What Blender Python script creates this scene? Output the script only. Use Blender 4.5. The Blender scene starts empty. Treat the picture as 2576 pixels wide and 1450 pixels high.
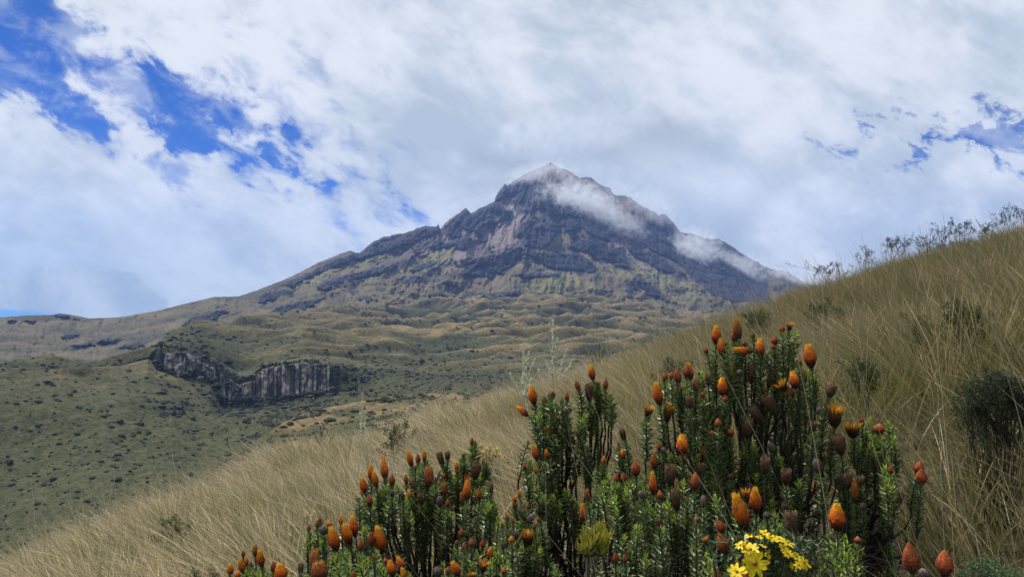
import bpy, math, random
import numpy as np
from mathutils import Vector, Matrix

# ------------------------------------------------------------------ camera, sky, sun
SC = bpy.context.scene
COL = SC.collection
PITCH = math.radians(2.616)
cam_d = bpy.data.cameras.new("camera")
cam_d.sensor_width = 36.0
cam_d.lens = 26.0
cam_d.clip_start = 0.05
cam_d.clip_end = 30000
cam = bpy.data.objects.new("camera", cam_d)
COL.objects.link(cam)
cam.location = (0, 0, 0)
cam.rotation_euler = (math.radians(90) + PITCH, 0, 0)
SC.camera = cam

SUN_EL = math.radians(58)
SUN_AZ = math.radians(-62)          # measured from +y (the view direction) towards +x
SC.view_settings.view_transform = 'Standard'
SC.view_settings.look = 'None'
SC.view_settings.exposure = 0.62
SC.view_settings.gamma = 1.0
SC.cycles.use_denoising = True
SC.cycles.denoising_prefilter = 'ACCURATE'
SC.cycles.max_bounces = 6
SC.cycles.diffuse_bounces = 3
SC.cycles.glossy_bounces = 2
SC.cycles.transmission_bounces = 2
SC.cycles.transparent_max_bounces = 6
SC.cycles.volume_bounces = 2
SC.cycles.volume_step_rate = 0.3
SC.cycles.volume_max_steps = 512
SC.cycles.use_adaptive_sampling = True
SC.cycles.adaptive_threshold = 0.01

sd = bpy.data.lights.new("sun", 'SUN')
sd.energy = 4.1
sd.angle = math.radians(11)
sd.color = (1.0, 0.95, 0.87)
sun = bpy.data.objects.new("sun", sd)
COL.objects.link(sun)
_sdir = Vector((math.sin(SUN_AZ) * math.cos(SUN_EL), math.cos(SUN_AZ) * math.cos(SUN_EL), math.sin(SUN_EL)))
sun.rotation_euler = _sdir.to_track_quat('Z', 'Y').to_euler()
sun.location = (0, 0, 900)

# ---- pixel of the photograph (2575 wide) to a direction, only used to survey where things stand
FD, CX, CY = 26.0 / 36.0 * 2575.0, 1287.5, 725.0
def ray(X, Y):
    x = (X - CX) / FD; z = (CY - Y) / FD
    return x, math.cos(PITCH) - z * math.sin(PITCH), math.sin(PITCH) + z * math.cos(PITCH)
def azel(X, Y):
    x, y, z = ray(X, Y)
    return math.atan2(x, y), z / math.hypot(x, y)
def at(X, Y, depth):
    x, y, z = ray(X, Y)
    return Vector((x * depth, y * depth, z * depth))

# ---- world: Nishita sky seen through gaps of a procedural cloud deck
W = bpy.data.worlds.new("World")
SC.world = W
W.use_nodes = True
nt = W.node_tree
for n in list(nt.nodes): nt.nodes.remove(n)
def N(t, tp, **kw):
    n = t.nodes.new(tp)
    for k, v in kw.items(): setattr(n, k, v)
    return n
def put(t, sock, v):
    if isinstance(v, bpy.types.NodeSocket): t.links.new(v, sock)
    else: sock.default_value = v
def M(t, op, a, b=0.0, c=None, clamp=False):
    n = N(t, 'ShaderNodeMath', operation=op, use_clamp=clamp)
    put(t, n.inputs[0], a); put(t, n.inputs[1], b)
    if c is not None: put(t, n.inputs[2], c)
    return n.outputs[0]
def VM(t, op, a, b=(0, 0, 0)):
    n = N(t, 'ShaderNodeVectorMath', operation=op)
    put(t, n.inputs[0], a)
    if op == 'SCALE': put(t, n.inputs['Scale'], b)
    else: put(t, n.inputs[1], b)
    return n.outputs['Value'] if op in ('DOT_PRODUCT', 'LENGTH', 'DISTANCE') else n.outputs[0]
def SS(t, v, lo, hi, a=0.0, b=1.0):
    n = N(t, 'ShaderNodeMapRange', interpolation_type='SMOOTHSTEP')
    put(t, n.inputs[0], v); put(t, n.inputs[1], lo); put(t, n.inputs[2], hi); put(t, n.inputs[3], a); put(t, n.inputs[4], b)
    return n.outputs[0]
def NZ(t, vec, scale, detail=6.0, rough=0.55, dist=0.0, lac=2.0):
    n = N(t, 'ShaderNodeTexNoise')
    if vec is not None: put(t, n.inputs['Vector'], vec)
    put(t, n.inputs['Scale'], scale); put(t, n.inputs['Detail'], detail); put(t, n.inputs['Roughness'], rough)
    put(t, n.inputs['Distortion'], dist); put(t, n.inputs['Lacunarity'], lac)
    return n.outputs['Fac']
def MIXC(t, f, a, b, mode='MIX'):
    n = N(t, 'ShaderNodeMix', data_type='RGBA', blend_type=mode)
    put(t, n.inputs[0], f); put(t, n.inputs[6], a); put(t, n.inputs[7], b)
    return n.outputs[2]
def C4(c): return (c[0], c[1], c[2], 1.0)

sky = N(nt, 'ShaderNodeTexSky', sky_type='NISHITA')
sky.sun_disc = False
sky.sun_elevation = SUN_EL
sky.sun_rotation = SUN_AZ
sky.altitude = 3800
sky.air_density = 1.0
sky.dust_density = 0.3
sky.ozone_density = 4.0
bg_sky = N(nt, 'ShaderNodeBackground')
nt.links.new(sky.outputs[0], bg_sky.inputs[0])
bg_sky.inputs[1].default_value = 0.095
D = N(nt, 'ShaderNodeTexCoord').outputs['Generated']
sep = N(nt, 'ShaderNodeSeparateXYZ'); nt.links.new(D, sep.inputs[0])
dx, dy, dz = sep.outputs
den = M(nt, 'ADD', M(nt, 'MAXIMUM', dz, 0.0), 0.14)
comb = N(nt, 'ShaderNodeCombineXYZ')
put(nt, comb.inputs[0], M(nt, 'DIVIDE', dx, den)); put(nt, comb.inputs[1], M(nt, 'DIVIDE', dy, den)); put(nt, comb.inputs[2], 0.0)
deck = comb.outputs[0]                      # cloud deck seen in perspective
mp = N(nt, 'ShaderNodeMapping'); nt.links.new(deck, mp.inputs[0])
mp.inputs['Rotation'].default_value = (0, 0, math.radians(35)); mp.inputs['Scale'].default_value = (1.0, 0.45, 1.0)
streak = mp.outputs[0]
n_big = NZ(nt, streak, 1.1, 5, 0.55, 0.4)
n_mid = NZ(nt, streak, 3.2, 9, 0.62, 0.5)
n_fine = NZ(nt, D, 9.0, 9, 0.6, 0.25)
n_puff = NZ(nt, D, 4.0, 8, 0.55, 0.3)
def patch(X, Y, A, B, rot, nz, namp, soft=(0.55, 1.15)):
    """soft patch round the direction of a point of the sky; A, B half sizes in radians, rot in degrees"""
    c = Vector(ray(X, Y)).normalized()
    r = c.cross(Vector((0, 0, 1))).normalized(); u = r.cross(c).normalized()
    th = math.radians(rot); r2 = r * math.cos(th) + u * math.sin(th); u2 = -r * math.sin(th) + u * math.cos(th)
    a = M(nt, 'DIVIDE', VM(nt, 'DOT_PRODUCT', D, tuple(r2)), A)
    b = M(nt, 'DIVIDE', VM(nt, 'DOT_PRODUCT', D, tuple(u2)), B)
    q = M(nt, 'SQRT', M(nt, 'ADD', M(nt, 'MULTIPLY', a, a), M(nt, 'MULTIPLY', b, b)))
    q = M(nt, 'ADD', q, M(nt, 'MULTIPLY', M(nt, 'SUBTRACT', nz, 0.5), namp))
    s = SS(nt, q, soft[0], soft[1], 1.0, 0.0)
    front = SS(nt, VM(nt, 'DOT_PRODUCT', D, tuple(c)), 0.0, 0.3)
    return M(nt, 'MULTIPLY', s, front)
def addp(a, b): return M(nt, 'ADD', a, b, clamp=True)
mp2 = N(nt, 'ShaderNodeMapping', vector_type='TEXTURE'); nt.links.new(D, mp2.inputs[0])
mp2.inputs['Rotation'].default_value = (0, math.radians(27), 0); mp2.inputs['Scale'].default_value = (1.75, 1.0, 0.9)
diag = mp2.outputs[0]                       # wisps drawn out down to the right
n_wisp = NZ(nt, diag, 10.0, 10, 0.60, 0.35)
n_wisp2 = NZ(nt, diag, 25.0, 8, 0.60, 0.25)
n_soft = NZ(nt, diag, 3.0, 5, 0.5, 0.3)
wq = M(nt, 'ADD', M(nt, 'MULTIPLY', n_wisp, 0.55), M(nt, 'MULTIPLY', n_wisp2, 0.45))
wq = SS(nt, wq, 0.30, 0.70)
gap = patch(-20, 75, 0.10, 0.034, -32, wq, 2.2, (0.0, 1.7))
gap = addp(gap, patch(160, 85, 0.06, 0.02, -35, wq, 2.4, (0.0, 1.6)))
gap = addp(gap, patch(60, 200, 0.11, 0.028, -18, wq, 2.8, (-0.1, 1.5)))
gap = addp(gap, patch(330, 215, 0.15, 0.033, -22, wq, 2.4, (0.1, 1.7)))
gap = addp(gap, M(nt, 'MULTIPLY', patch(540, 265, 0.10, 0.022, -24, wq, 2.8, (-0.2, 1.5)), 0.7))
gap = addp(gap, M(nt, 'MULTIPLY', patch(2490, 345, 0.095, 0.028, -8, SS(nt, NZ(nt, diag, 34.0, 7, 0.65, 0.3), 0.32, 0.68), 3.0, (-0.1, 1.12)), 1.0))
gap = addp(gap, M(nt, 'MULTIPLY', patch(1065, 535, 0.028, 0.011, -10, n_wisp2, 8.0, (-0.2, 1.3)), 0.4))
gap = addp(gap, M(nt, 'MULTIPLY', patch(930, 500, 0.09, 0.02, -25, n_wisp2, 9.0, (-0.2, 1.4)), 0.4))
gap = addp(gap, M(nt, 'MULTIPLY', patch(790, 340, 0.10, 0.055, -50, n_wisp2, 8.0, (-0.3, 1.5)), 0.35))
gap = addp(gap, M(nt, 'MULTIPLY', patch(490, 430, 0.05, 0.03, -30, n_wisp2, 9.0, (-0.2, 1.0)), 0.5))
gap = addp(gap, M(nt, 'MULTIPLY', patch(-60, 792, 0.09, 0.008, 0, n_puff, 1.0), 0.8))
shade = M(nt, 'ADD', M(nt, 'MULTIPLY', n_soft, 0.34), M(nt, 'MULTIPLY', n_wisp, 0.42))
shade = M(nt, 'ADD', shade, M(nt, 'MULTIPLY', n_wisp2, 0.17))
shade = M(nt, 'ADD', shade, M(nt, 'MULTIPLY', n_mid, 0.12))
lum = SS(nt, shade, 0.44, 0.61)
ccol = MIXC(nt, lum, C4((0.50, 0.585, 0.665)), C4((0.86, 0.90, 0.94)))
# the cloud bank low in the left and the grey cloud that streams off the summit
low = M(nt, 'MULTIPLY', SS(nt, dz, 0.03, 0.20, 0.6, 0.0), SS(nt, dx, -0.55, 0.0, 1.0, 0.0))
ccol = MIXC(nt, low, ccol, C4((0.47, 0.62, 0.75)))
band = NZ(nt, VM(nt, 'MULTIPLY', D, (2.2, 2.2, 22.0)), 1.4, 6, 0.5, 0.4)
ccol = MIXC(nt, M(nt, 'MULTIPLY', SS(nt, band, 0.5, 0.66), M(nt, 'MULTIPLY', low, 1.1)), ccol, C4((0.62, 0.75, 0.90)))
cum = patch(185, 790, 0.105, 0.062, 0, n_fine, 1.6, (0.86, 1.0))
ccol = MIXC(nt, M(nt, 'MULTIPLY', cum, 0.85), ccol, MIXC(nt, SS(nt, n_fine, 0.40, 0.62), C4((0.37, 0.47, 0.57)), C4((0.60, 0.69, 0.76))))
grey = patch(1560, 340, 0.13, 0.040, -12, n_fine, 2.4, (0.0, 1.5))
ccol = MIXC(nt, M(nt, 'MULTIPLY', grey, 0.95), ccol, C4((0.24, 0.285, 0.34)))
grey2 = patch(1290, 420, 0.09, 0.035, 20, n_fine, 3.0, (0.0, 1.6))
ccol = MIXC(nt, M(nt, 'MULTIPLY', grey2, 0.6), ccol, C4((0.38, 0.44, 0.51)))
grey3 = patch(1850, 560, 0.085, 0.022, 42, n_fine, 3.2, (0.0, 1.7))
ccol = MIXC(nt, M(nt, 'MULTIPLY', grey3, 0.65), ccol, C4((0.42, 0.48, 0.55)))
wht = patch(1720, 420, 0.17, 0.035, -25, n_fine, 2.6, (0.1, 1.7))
ccol = MIXC(nt, M(nt, 'MULTIPLY', wht, 0.5), ccol, C4((0.83, 0.89, 0.98)))
bg_cl = N(nt, 'ShaderNodeBackground')
nt.links.new(ccol, bg_cl.inputs[0]); bg_cl.inputs[1].default_value = 0.64
mixs = N(nt, 'ShaderNodeMixShader')
nt.links.new(M(nt, 'MULTIPLY', gap, SS(nt, n_wisp2, 0.36, 0.62, 1.0, 0.55)), mixs.inputs[0]); nt.links.new(bg_cl.outputs[0], mixs.inputs[1]); nt.links.new(bg_sky.outputs[0], mixs.inputs[2])
deep = MIXC(nt, 1.0, sky.outputs[0], C4((0.02, 0.31, 0.74)), 'MULTIPLY')
nt.links.new(deep, bg_sky.inputs[0])
wo = N(nt, 'ShaderNodeOutputWorld'); nt.links.new(mixs.outputs[0], wo.inputs[0])
W.cycles.sampling_method = 'MANUAL'; W.cycles.sample_map_resolution = 512
# ------------------------------------------------------------------ helpers
rng = np.random.default_rng(7)
_perm = np.arange(256); np.random.default_rng(3).shuffle(_perm); _perm = np.concatenate([_perm, _perm, _perm])
_ga = np.random.default_rng(5).uniform(0, 2 * math.pi, 256); _gx, _gy = np.cos(_ga), np.sin(_ga)
def perlin(x, y):
    xi = np.floor(x).astype(np.int64); yi = np.floor(y).astype(np.int64)
    xf = x - xi; yf = y - yi; xi &= 255; yi &= 255
    def g(i, j, fx, fy):
        h = _perm[_perm[(xi + i) & 255] + ((yi + j) & 255)]
        return _gx[h] * fx + _gy[h] * fy
    u = xf * xf * xf * (xf * (xf * 6 - 15) + 10); v = yf * yf * yf * (yf * (yf * 6 - 15) + 10)
    a = g(0, 0, xf, yf); b = g(1, 0, xf - 1, yf); c = g(0, 1, xf, yf - 1); d = g(1, 1, xf - 1, yf - 1)
    return 1.41 * ((a + u * (b - a)) + v * ((c + u * (d - c)) - (a + u * (b - a))))
def fbm(x, y, o=5, gain=0.5, lac=2.03):
    s = 0; a = 1; t = 0
    for k in range(o):
        s = s + a * perlin(x + 17.3 * k, y - 9.1 * k); t += a; a *= gain; x = x * lac; y = y * lac
    return s / t
def ridged(x, y, o=5, gain=0.5):
    s = 0; a = 1; t = 0
    for k in range(o):
        s = s + a * (1 - np.abs(perlin(x + 31.7 * k, y + 5.3 * k)) * 1.7); t += a; a *= gain; x = x * 2.07; y = y * 2.07
    return s / t
def sstep(x, a, b):
    t = np.clip((x - a) / (b - a), 0, 1); return t * t * (3 - 2 * t)
def mesh_np(name, verts, faces, mat=None, parent=None, smooth=True, cols=None, link=True):
    """verts (n,3); faces (m,k) array or list of such; cols dict name -> (n,3)"""
    me = bpy.data.meshes.new(name)
    if not isinstance(faces, (list, tuple)): faces = [faces]
    faces = [np.asarray(f, np.int64) for f in faces if len(f)]
    me.vertices.add(len(verts)); me.vertices.foreach_set('co', np.asarray(verts, np.float32).ravel())
    tot = sum(f.size for f in faces); npoly = sum(len(f) for f in faces)
    me.loops.add(tot); me.loops.foreach_set('vertex_index', np.concatenate([f.ravel() for f in faces]).astype(np.int32))
    me.polygons.add(npoly)
    cnt = np.concatenate([np.full(len(f), f.shape[1]) for f in faces]); st = np.concatenate([[0], np.cumsum(cnt)[:-1]])
    me.polygons.foreach_set('loop_start', st.astype(np.int32))
    me.polygons.foreach_set('use_smooth', np.full(npoly, smooth))
    me.update(calc_edges=True)
    for k, c in (cols or {}).items():
        at_ = me.color_attributes.new(k, 'FLOAT_COLOR', 'POINT')
        c4 = np.ones((len(verts), 4), np.float32); c4[:, :c.shape[1]] = c
        at_.data.foreach_set('color', c4.ravel())
    if mat: me.materials.append(mat)
    if not link: return me
    o = bpy.data.objects.new(name, me); COL.objects.link(o)
    if parent: o.parent = parent
    return o
def grid_faces(nr, nc):
    i = np.arange(nr - 1)[:, None] * nc + np.arange(nc - 1)[None, :]
    i = i.ravel(); return np.stack([i, i + 1, i + nc + 1, i + nc], 1)
def new_mat(name):
    m = bpy.data.materials.new(name); m.use_nodes = True; t = m.node_tree
    for n in list(t.nodes): t.nodes.remove(n)
    b = N(t, 'ShaderNodeBsdfPrincipled'); o = N(t, 'ShaderNodeOutputMaterial'); t.links.new(b.outputs[0], o.inputs[0])
    b.inputs['Roughness'].default_value = 0.9; b.inputs['Specular IOR Level'].default_value = 0.2
    return m, t, b
def ATTR(t, name):
    return N(t, 'ShaderNodeAttribute', attribute_name=name).outputs['Color']
def POS(t): return N(t, 'ShaderNodeNewGeometry').outputs['Position']
def bump(t, b, h, strength, dist):
    n = N(t, 'ShaderNodeBump'); put(t, n.inputs['Height'], h); n.inputs['Strength'].default_value = strength; n.inputs['Distance'].default_value = dist
    t.links.new(n.outputs[0], b.inputs['Normal'])
def tag(o, label=None, cat=None, group=None, kind=None):
    if label: o['label'] = label
    if cat: o['category'] = cat
    if group: o['group'] = group
    if kind: o['kind'] = kind
    return o
def curve(pts, r=None):
    """surveyed line: (X, Y, distance) -> azimuth, elevation tangent, distance"""
    a = []
    for p in pts:
        az, e = azel(p[0], p[1]); a.append((az, e, p[2] if len(p) > 2 else r))
    a.sort(); a = np.array(a); return a
def sample(cv, az): return np.interp(az, cv[:, 0], cv[:, 1]), np.interp(az, cv[:, 0], cv[:, 2])
AZ0, AZ1 = math.radians(-52), math.radians(52)
def col_az(n): return np.linspace(AZ0, AZ1, n)
def back_to_image(az, e):
    """where a direction lies on the photograph, used to lay out the rock and grass map of a slope"""
    x = np.sin(az); y = np.cos(az); z = e
    yc = y * math.cos(PITCH) + z * math.sin(PITCH); zc = -y * math.sin(PITCH) + z * math.cos(PITCH)
    return CX + FD * x / yc, CY - FD * zc / yc
def in_poly(X, Y, poly, soft):
    """1 inside the polygon, 0 outside, soft edge"""
    p = np.array(poly, float); n = len(p)
    x0, y0 = p.min(0) - 30; x1, y1 = p.max(0) + 30
    out = np.zeros(X.shape); m = (X > x0) & (X < x1) & (Y > y0) & (Y < y1)
    if not m.any(): return out
    x = X[m]; y = Y[m]; ins = np.zeros(x.shape, bool); d = np.full(x.shape, 1e9)
    for i in range(n):
        ax, ay = p[i]; bx, by = p[(i + 1) % n]
        c = ((ay > y) != (by > y)) & (x < (bx - ax) * (y - ay) / ((by - ay) if by != ay else 1e-9) + ax); ins ^= c
        vx, vy = bx - ax, by - ay; L = vx * vx + vy * vy + 1e-9
        t = np.clip(((x - ax) * vx + (y - ay) * vy) / L, 0, 1)
        d = np.minimum(d, np.hypot(x - ax - t * vx, y - ay - t * vy))
    sd_ = np.where(ins, d, -d); out[m] = sstep(sd_, -soft, soft); return out

# ------------------------------------------------------------------ mountain
def CA(*p): return [(901 + x * .2442, 450.6 + y * .2442) for x, y in p]
def CB(*p): return [(1352 + x * .2442, 450.6 + y * .2442) for x, y in p]
def CC(*p): return [(322 + x * .2664, 579.4 + y * .2664) for x, y in p]
def CD(*p): return [(x * .3774, 708 + y * .3774) for x, y in p]
rock_polys = [
 CA((0,755),(130,655),(250,600),(400,565),(530,540),(665,470),(830,460),(850,520),(800,555),(650,600),(560,650),(400,700),(200,760),(60,800),(0,830)),
 CA((900,470),(1030,355),(1110,290),(1180,350),(1250,330),(1340,330),(1400,380),(1405,460),(1280,470),(1220,540),(1150,520),(1050,500),(1040,590),(960,600),(920,560)),
 CA((1200,320),(1330,260),(1450,240),(1490,290),(1440,350),(1350,340),(1250,330)),
 CA((1410,220),(1510,50),(1620,0),(2060,10),(2050,130),(1980,180),(1950,260),(1800,330),(1660,330),(1600,290),(1590,220),(1690,120),(1550,150),(1480,190)),
 CA((1460,400),(1500,320),(1560,290),(1600,340),(1560,400),(1500,430),(1450,430)),
 CA((1000,640),(1050,610),(1150,590),(1190,680),(1080,720),(1010,705)),
 CA((780,670),(830,640),(940,660),(1020,640),(1000,670),(930,690),(800,715)),
 CA((1660,540),(1680,460),(1750,410),(1840,420),(1800,460),(1730,500),(1700,560),(1620,590)),
 CA((1740,570),(1800,490),(1900,450),(2000,430),(2080,460),(2080,520),(2000,600),(1960,680),(1880,710),(1780,690),(1710,680),(1770,600)),
 CA((530,930),(600,880),(700,860),(820,830),(800,860),(700,920),(620,945),(540,940)),
 CA((0,990),(80,940),(200,920),(380,870),(400,900),(300,950),(150,985),(0,1010)),
 CA((1130,850),(1250,800),(1400,770),(1560,740),(1650,680),(1760,710),(1900,760),(1930,830),(2000,890),(2130,890),(2200,930),(1980,910),(1880,850),(1830,790),(1700,780),(1620,800),(1560,850),(1350,880),(1200,860)),
 CA((1030,980),(1100,900),(1250,870),(1350,900),(1450,900),(1480,960),(1380,1010),(1200,990)),
 CA((1400,880),(1560,840),(1620,820),(1600,890),(1480,930)),
 CA((1690,800),(1740,800),(1770,880),(1700,900)),
 CA((1030,1240),(1130,1170),(1300,1180),(1480,1170),(1650,1150),(1700,1200),(1500,1210),(1300,1220),(1140,1210)),
 CA((450,1060),(560,1000),(680,1000),(620,1060),(500,1100)),
 CA((1640,980),(1800,960),(1990,970),(2090,960),(2080,1010),(1900,1000),(1780,1010),(1700,1010)),
 CA((970,840),(1000,830),(1010,860),(980,860)), CA((1040,830),(1080,815),(1100,840),(1060,850)),
 CA((1250,620),(1330,630),(1300,650)), CA((1360,730),(1390,735),(1370,755)), CA((540,700),(570,705),(555,725)),
 CA((1250,560),(1280,510),(1320,540),(1290,580)), CA((750,1090),(780,1090),(770,1120)),
 CA((720,1190),(850,1150),(900,1190),(780,1230)), CA((0,1240),(60,1210),(140,1230),(90,1260)),
 CB((240,450),(300,400),(450,410),(600,430),(690,460),(740,560),(740,630),(660,610),(540,560),(470,500),(380,520),(290,530)),
 CB((310,700),(400,650),(490,620),(600,650),(700,640),(720,720),(700,820),(640,830),(570,780),(500,740),(400,720)),
 CB((700,730),(800,700),(880,690),(930,900),(860,890),(780,830),(700,820)),
 CB((0,740),(200,760),(330,760),(420,760),(540,840),(610,910),(560,960),(430,950),(300,900),(150,910),(60,880),(0,800)),
 CB((870,600),(960,610),(1100,680),(1120,730),(1180,780),(1300,800),(1400,920),(1400,970),(1280,930),(1200,900),(1150,850),(1050,810),(970,760),(900,680)),
 CB((900,600),(780,480),(850,270),(790,160),(850,155),(980,180),(1020,240),(1100,270),(1160,320),(1290,360),(1350,390),(1430,460),(1470,540),(1560,550),(1750,610),(1860,610),(2000,690),(2100,760),(2330,860),(2373,890),(2373,1300),(2000,1250),(1800,1200),(1700,1100),(1570,1000),(1500,900),(1400,820),(1200,740),(1080,660)),
 CB((890,1130),(960,1120),(1020,1180),(960,1220)),
 CB((980,1110),(1050,1000),(1150,1090),(1260,1150),(1380,1290),(1250,1210),(1150,1190),(1050,1150)),
 [(1400,409),(1457,438),(1504,452),(1540,474),(1547,540),(1600,600),(1500,580),(1440,540),(1380,540),(1352,500),(1360,440)],
 CC((1220,680),(1270,600),(1380,570),(1600,560),(1480,620),(1380,650),(1260,680)),
 CC((1320,810),(1360,740),(1500,700),(1700,660),(1860,630),(1740,710),(1560,790),(1420,810)),
 CC((500,890),(600,820),(740,790),(900,750),(960,760),(860,800),(760,870),(600,890)),
 CC((1400,530),(1640,430),(1900,300),(2200,190),(2417,70),(2417,170),(2100,280),(1800,400),(1560,520)),
 CC((1780,540),(1880,480),(2150,400),(2417,330),(2417,380),(2200,430),(2000,500),(1850,560)),
 CC((0,1080),(100,1055),(160,1090),(50,1115)),
 CD((640,400),(720,375),(810,380),(760,400)), CD((790,440),(880,410),(960,410),(900,445)), CD((200,540),(330,500),(420,540),(330,555)),
 CD((0,560),(100,545),(130,560),(60,575)), CD((480,425),(600,400),(640,420),(560,432)), CD((400,370),(450,345),(530,352),(480,372)),
 CD((340,225),(380,208),(455,212),(460,240)), CD((150,262),(240,255),(230,272)), CD((50,262),(100,252),(110,268)),
]
grass_polys = [
 CA((0,900),(150,810),(450,740),(300,820),(100,900),(0,960)),
 CA((620,820),(750,720),(1000,700),(1000,780),(900,850),(750,950),(600,960),(500,1000),(250,1020),(0,1120),(0,1030),(300,960),(450,920)),
 CA((800,1000),(1000,900),(1150,830),(1100,870),(950,960)),
 CA((1880,715),(2000,640),(2080,560),(2160,540),(2200,590),(2180,660),(2060,690),(1960,710)),
 CA((1610,890),(1640,840),(1690,850),(1700,780),(1830,800),(1980,900),(1850,920),(1700,910),(1600,930)),
 CA((1700,1100),(1850,1030),(2090,1000),(2200,960),(2373,1080),(2373,1180),(2000,1170),(1700,1140)),
 CB((0,960),(200,950),(340,960),(640,1130),(600,1180),(300,1170),(0,1130)),
 CB((420,730),(560,760),(640,830),(720,850),(1000,1000),(980,1040),(800,1010),(600,990),(620,910),(540,830)),
 CB((940,900),(1100,870),(1200,900),(1450,1020),(1700,1200),(1650,1290),(1400,1200),(1200,1080),(1000,960)),
 CB((180,660),(160,600),(300,540),(350,600),(260,680),(60,715)),
 CC((1500,540),(1700,440),(2000,340),(2400,250),(2400,310),(2000,400),(1750,520),(1600,560)),
]
scree_polys = [
 CA((1560,250),(1640,350),(1700,380),(1650,470),(1600,600),(1500,650),(1300,700),(1280,560),(1400,480),(1480,440),(1600,400),(1550,290)),
 CA((1780,490),(1730,600),(1500,700),(1350,760),(1400,700),(1600,600)),
 CA((1040,520),(1200,560),(1250,640),(1200,800),(960,830),(1000,720),(1190,690),(1150,580)),
 CA((420,930),(600,800),(750,680),(880,560),(920,620),(700,780),(520,900)),
 CA((2080,800),(2170,760),(2180,830),(2130,890)), CA((1230,940),(1440,930),(1440,1000),(1280,1030)),
 CB((600,830),(700,850),(760,900),(740,930),(650,880)), CB((740,600),(820,660),(960,770),(1080,860),(1180,980),(1100,930),(940,800),(780,680)),
 CB((820,330),(870,330),(870,450),(1010,560),(940,570),(830,500)),
]
warm_polys = [CB((780,250),(850,160),(1000,180),(1180,330),(1210,420),(1020,450),(860,440)), CB((700,470),(800,440),(1000,570),(1080,660),(900,600)),
              [(1330,420),(1400,410),(1540,480),(1560,560),(1500,560),(1400,500)], CB((1100,720),(1250,740),(1230,770),(1110,750))]
def fill_r(pts):
    known = [(p[0], p[2]) for p in pts if len(p) > 2]; kx = [k[0] for k in known]; kr = [k[1] for k in known]
    return [(p[0], p[1], float(np.interp(p[0], kx, kr))) for p in pts]
skyline = curve(fill_r([(-900,800,1700),(-300,802,1600),(0,797,1500),(60,793),(130,791),(150,788),(175,790),(225,800),(300,797),(400,780),(470,762),(515,752),(540,746,1600),(600,745),(650,728),(690,712),(702,709),(760,682,1900),(800,660),(850,640,2000),(868,634),(876,630),(885,632),(905,636,2050),
 (913,629),(933,611),(962,597),(999,589),(1030,582),(1063,568),(1077,570),(1096,569),(1102,563),(1107,576,2180),(1121,560),(1135,548),(1152,536),(1166,527),(1172,522),(1184,537,2280),(1196,529),(1218,518),(1243,507),(1246,495),(1258,476),(1270,463),(1275,467),(1297,453,2500),
 (1306,446),(1330,432),(1351,426),(1374,414),(1385,408),(1400,419),(1432,430,2600),(1457,448),(1470,445),(1486,446),(1504,462),(1520,469),(1533,471),(1540,487),(1547,491),(1565,492),(1589,498),(1603,511),(1630,525),(1650,536),(1657,541),(1660,537),(1672,538),(1684,549),(1700,568),(1711,583,2650),
 (1742,588),(1778,601),(1810,601),(1837,617),(1870,640),(1891,651),(1936,676),(1981,683),(2021,708,2900),(2200,770,2900),(2600,815),(3500,830,2900)]))
m_base = curve(fill_r([(-900,960,700),(-300,950,760),(0,945,780),(200,940,800),(370,915,850),(450,870,950),(620,835,1050),(900,800,1250),(1100,785,1330),(1300,775,1380),(1500,780,1400),(1700,805,1450),(1900,830,1500),(2300,860,1500),(3500,880,1500)]))
nc, nr = 2000, 250
az = col_az(nc); es, rs = sample(skyline, az); eb, rb = sample(m_base, az)
jit = fbm(az * 160, az * 0 + 3.3, 4, 0.6) * 0.0016 + fbm(az * 700, az * 0 + 9, 2) * 0.0006
jit *= 0.35 + sstep(az, math.radians(-24), math.radians(-12)) * 0.9
es = es + jit
t = np.linspace(0, 1, nr)[:, None]
E = eb + (es - eb) * t
R = rb + (rs - rb) * (t ** 0.85)
AZg = np.broadcast_to(az, E.shape)
X, Y = back_to_image(AZg, E)
wx = fbm(X / 18, Y / 18, 5, 0.65) * 7; wy = fbm(X / 18 + 50, Y / 18 + 7, 5, 0.65) * 6
Xw, Yw = X + wx, Y + wy
rock = np.zeros(X.shape)
for p in rock_polys: rock = np.maximum(rock, in_poly(Xw, Yw, p, 1.4))
grs = np.zeros(X.shape)
for p in grass_polys: grs = np.maximum(grs, in_poly(Xw, Yw, p, 5))
scr = np.zeros(X.shape)
for p in scree_polys: scr = np.maximum(scr, in_poly(Xw, Yw, p, 4))
wrm = np.zeros(X.shape)
for p in warm_polys: wrm = np.maximum(wrm, in_poly(Xw, Yw, p, 8))
# small outcrops scattered over the upper slopes, drawn out down the fall line
pa = np.arctan2(X - 1385, Y - 300); pr = np.hypot(X - 1385, Y - 300)
sc_n = fbm(pa * 26, pr / 26, 5, 0.62)
upper = sstep(Y, 790, 690) * sstep(X, 380, 700)
rock = np.maximum(rock, sstep(sc_n, 0.30, 0.34) * (0.05 + 0.95 * upper) * (1 - grs * 0.8) * (1 - scr * 0.7))
rock_raw = rock.copy()
rock = rock * (1 - 0.40 * sstep(fbm(pa * 40 + 9, pr / 12, 4, 0.6), 0.2, 0.3))
gul = ridged(pa * 9 + fbm(X / 90, Y / 90, 3) * 0.5, pr / 260, 5, 0.55)        # gullies radiate from the summit
fine = fbm(X / 9, Y / 7, 5, 0.62); mid = fbm(X / 40, Y / 30, 4)
edge = np.minimum(1, t * 0 + 1) * sstep(1 - t, 0, 0.04)
relief = (gul - 0.55) * 75 * upper + mid * 40
relief = relief + rock * (28 + 14 * ridged(X / 22, Y / 12, 4)) + fine * (5 + 7 * rock)
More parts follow.
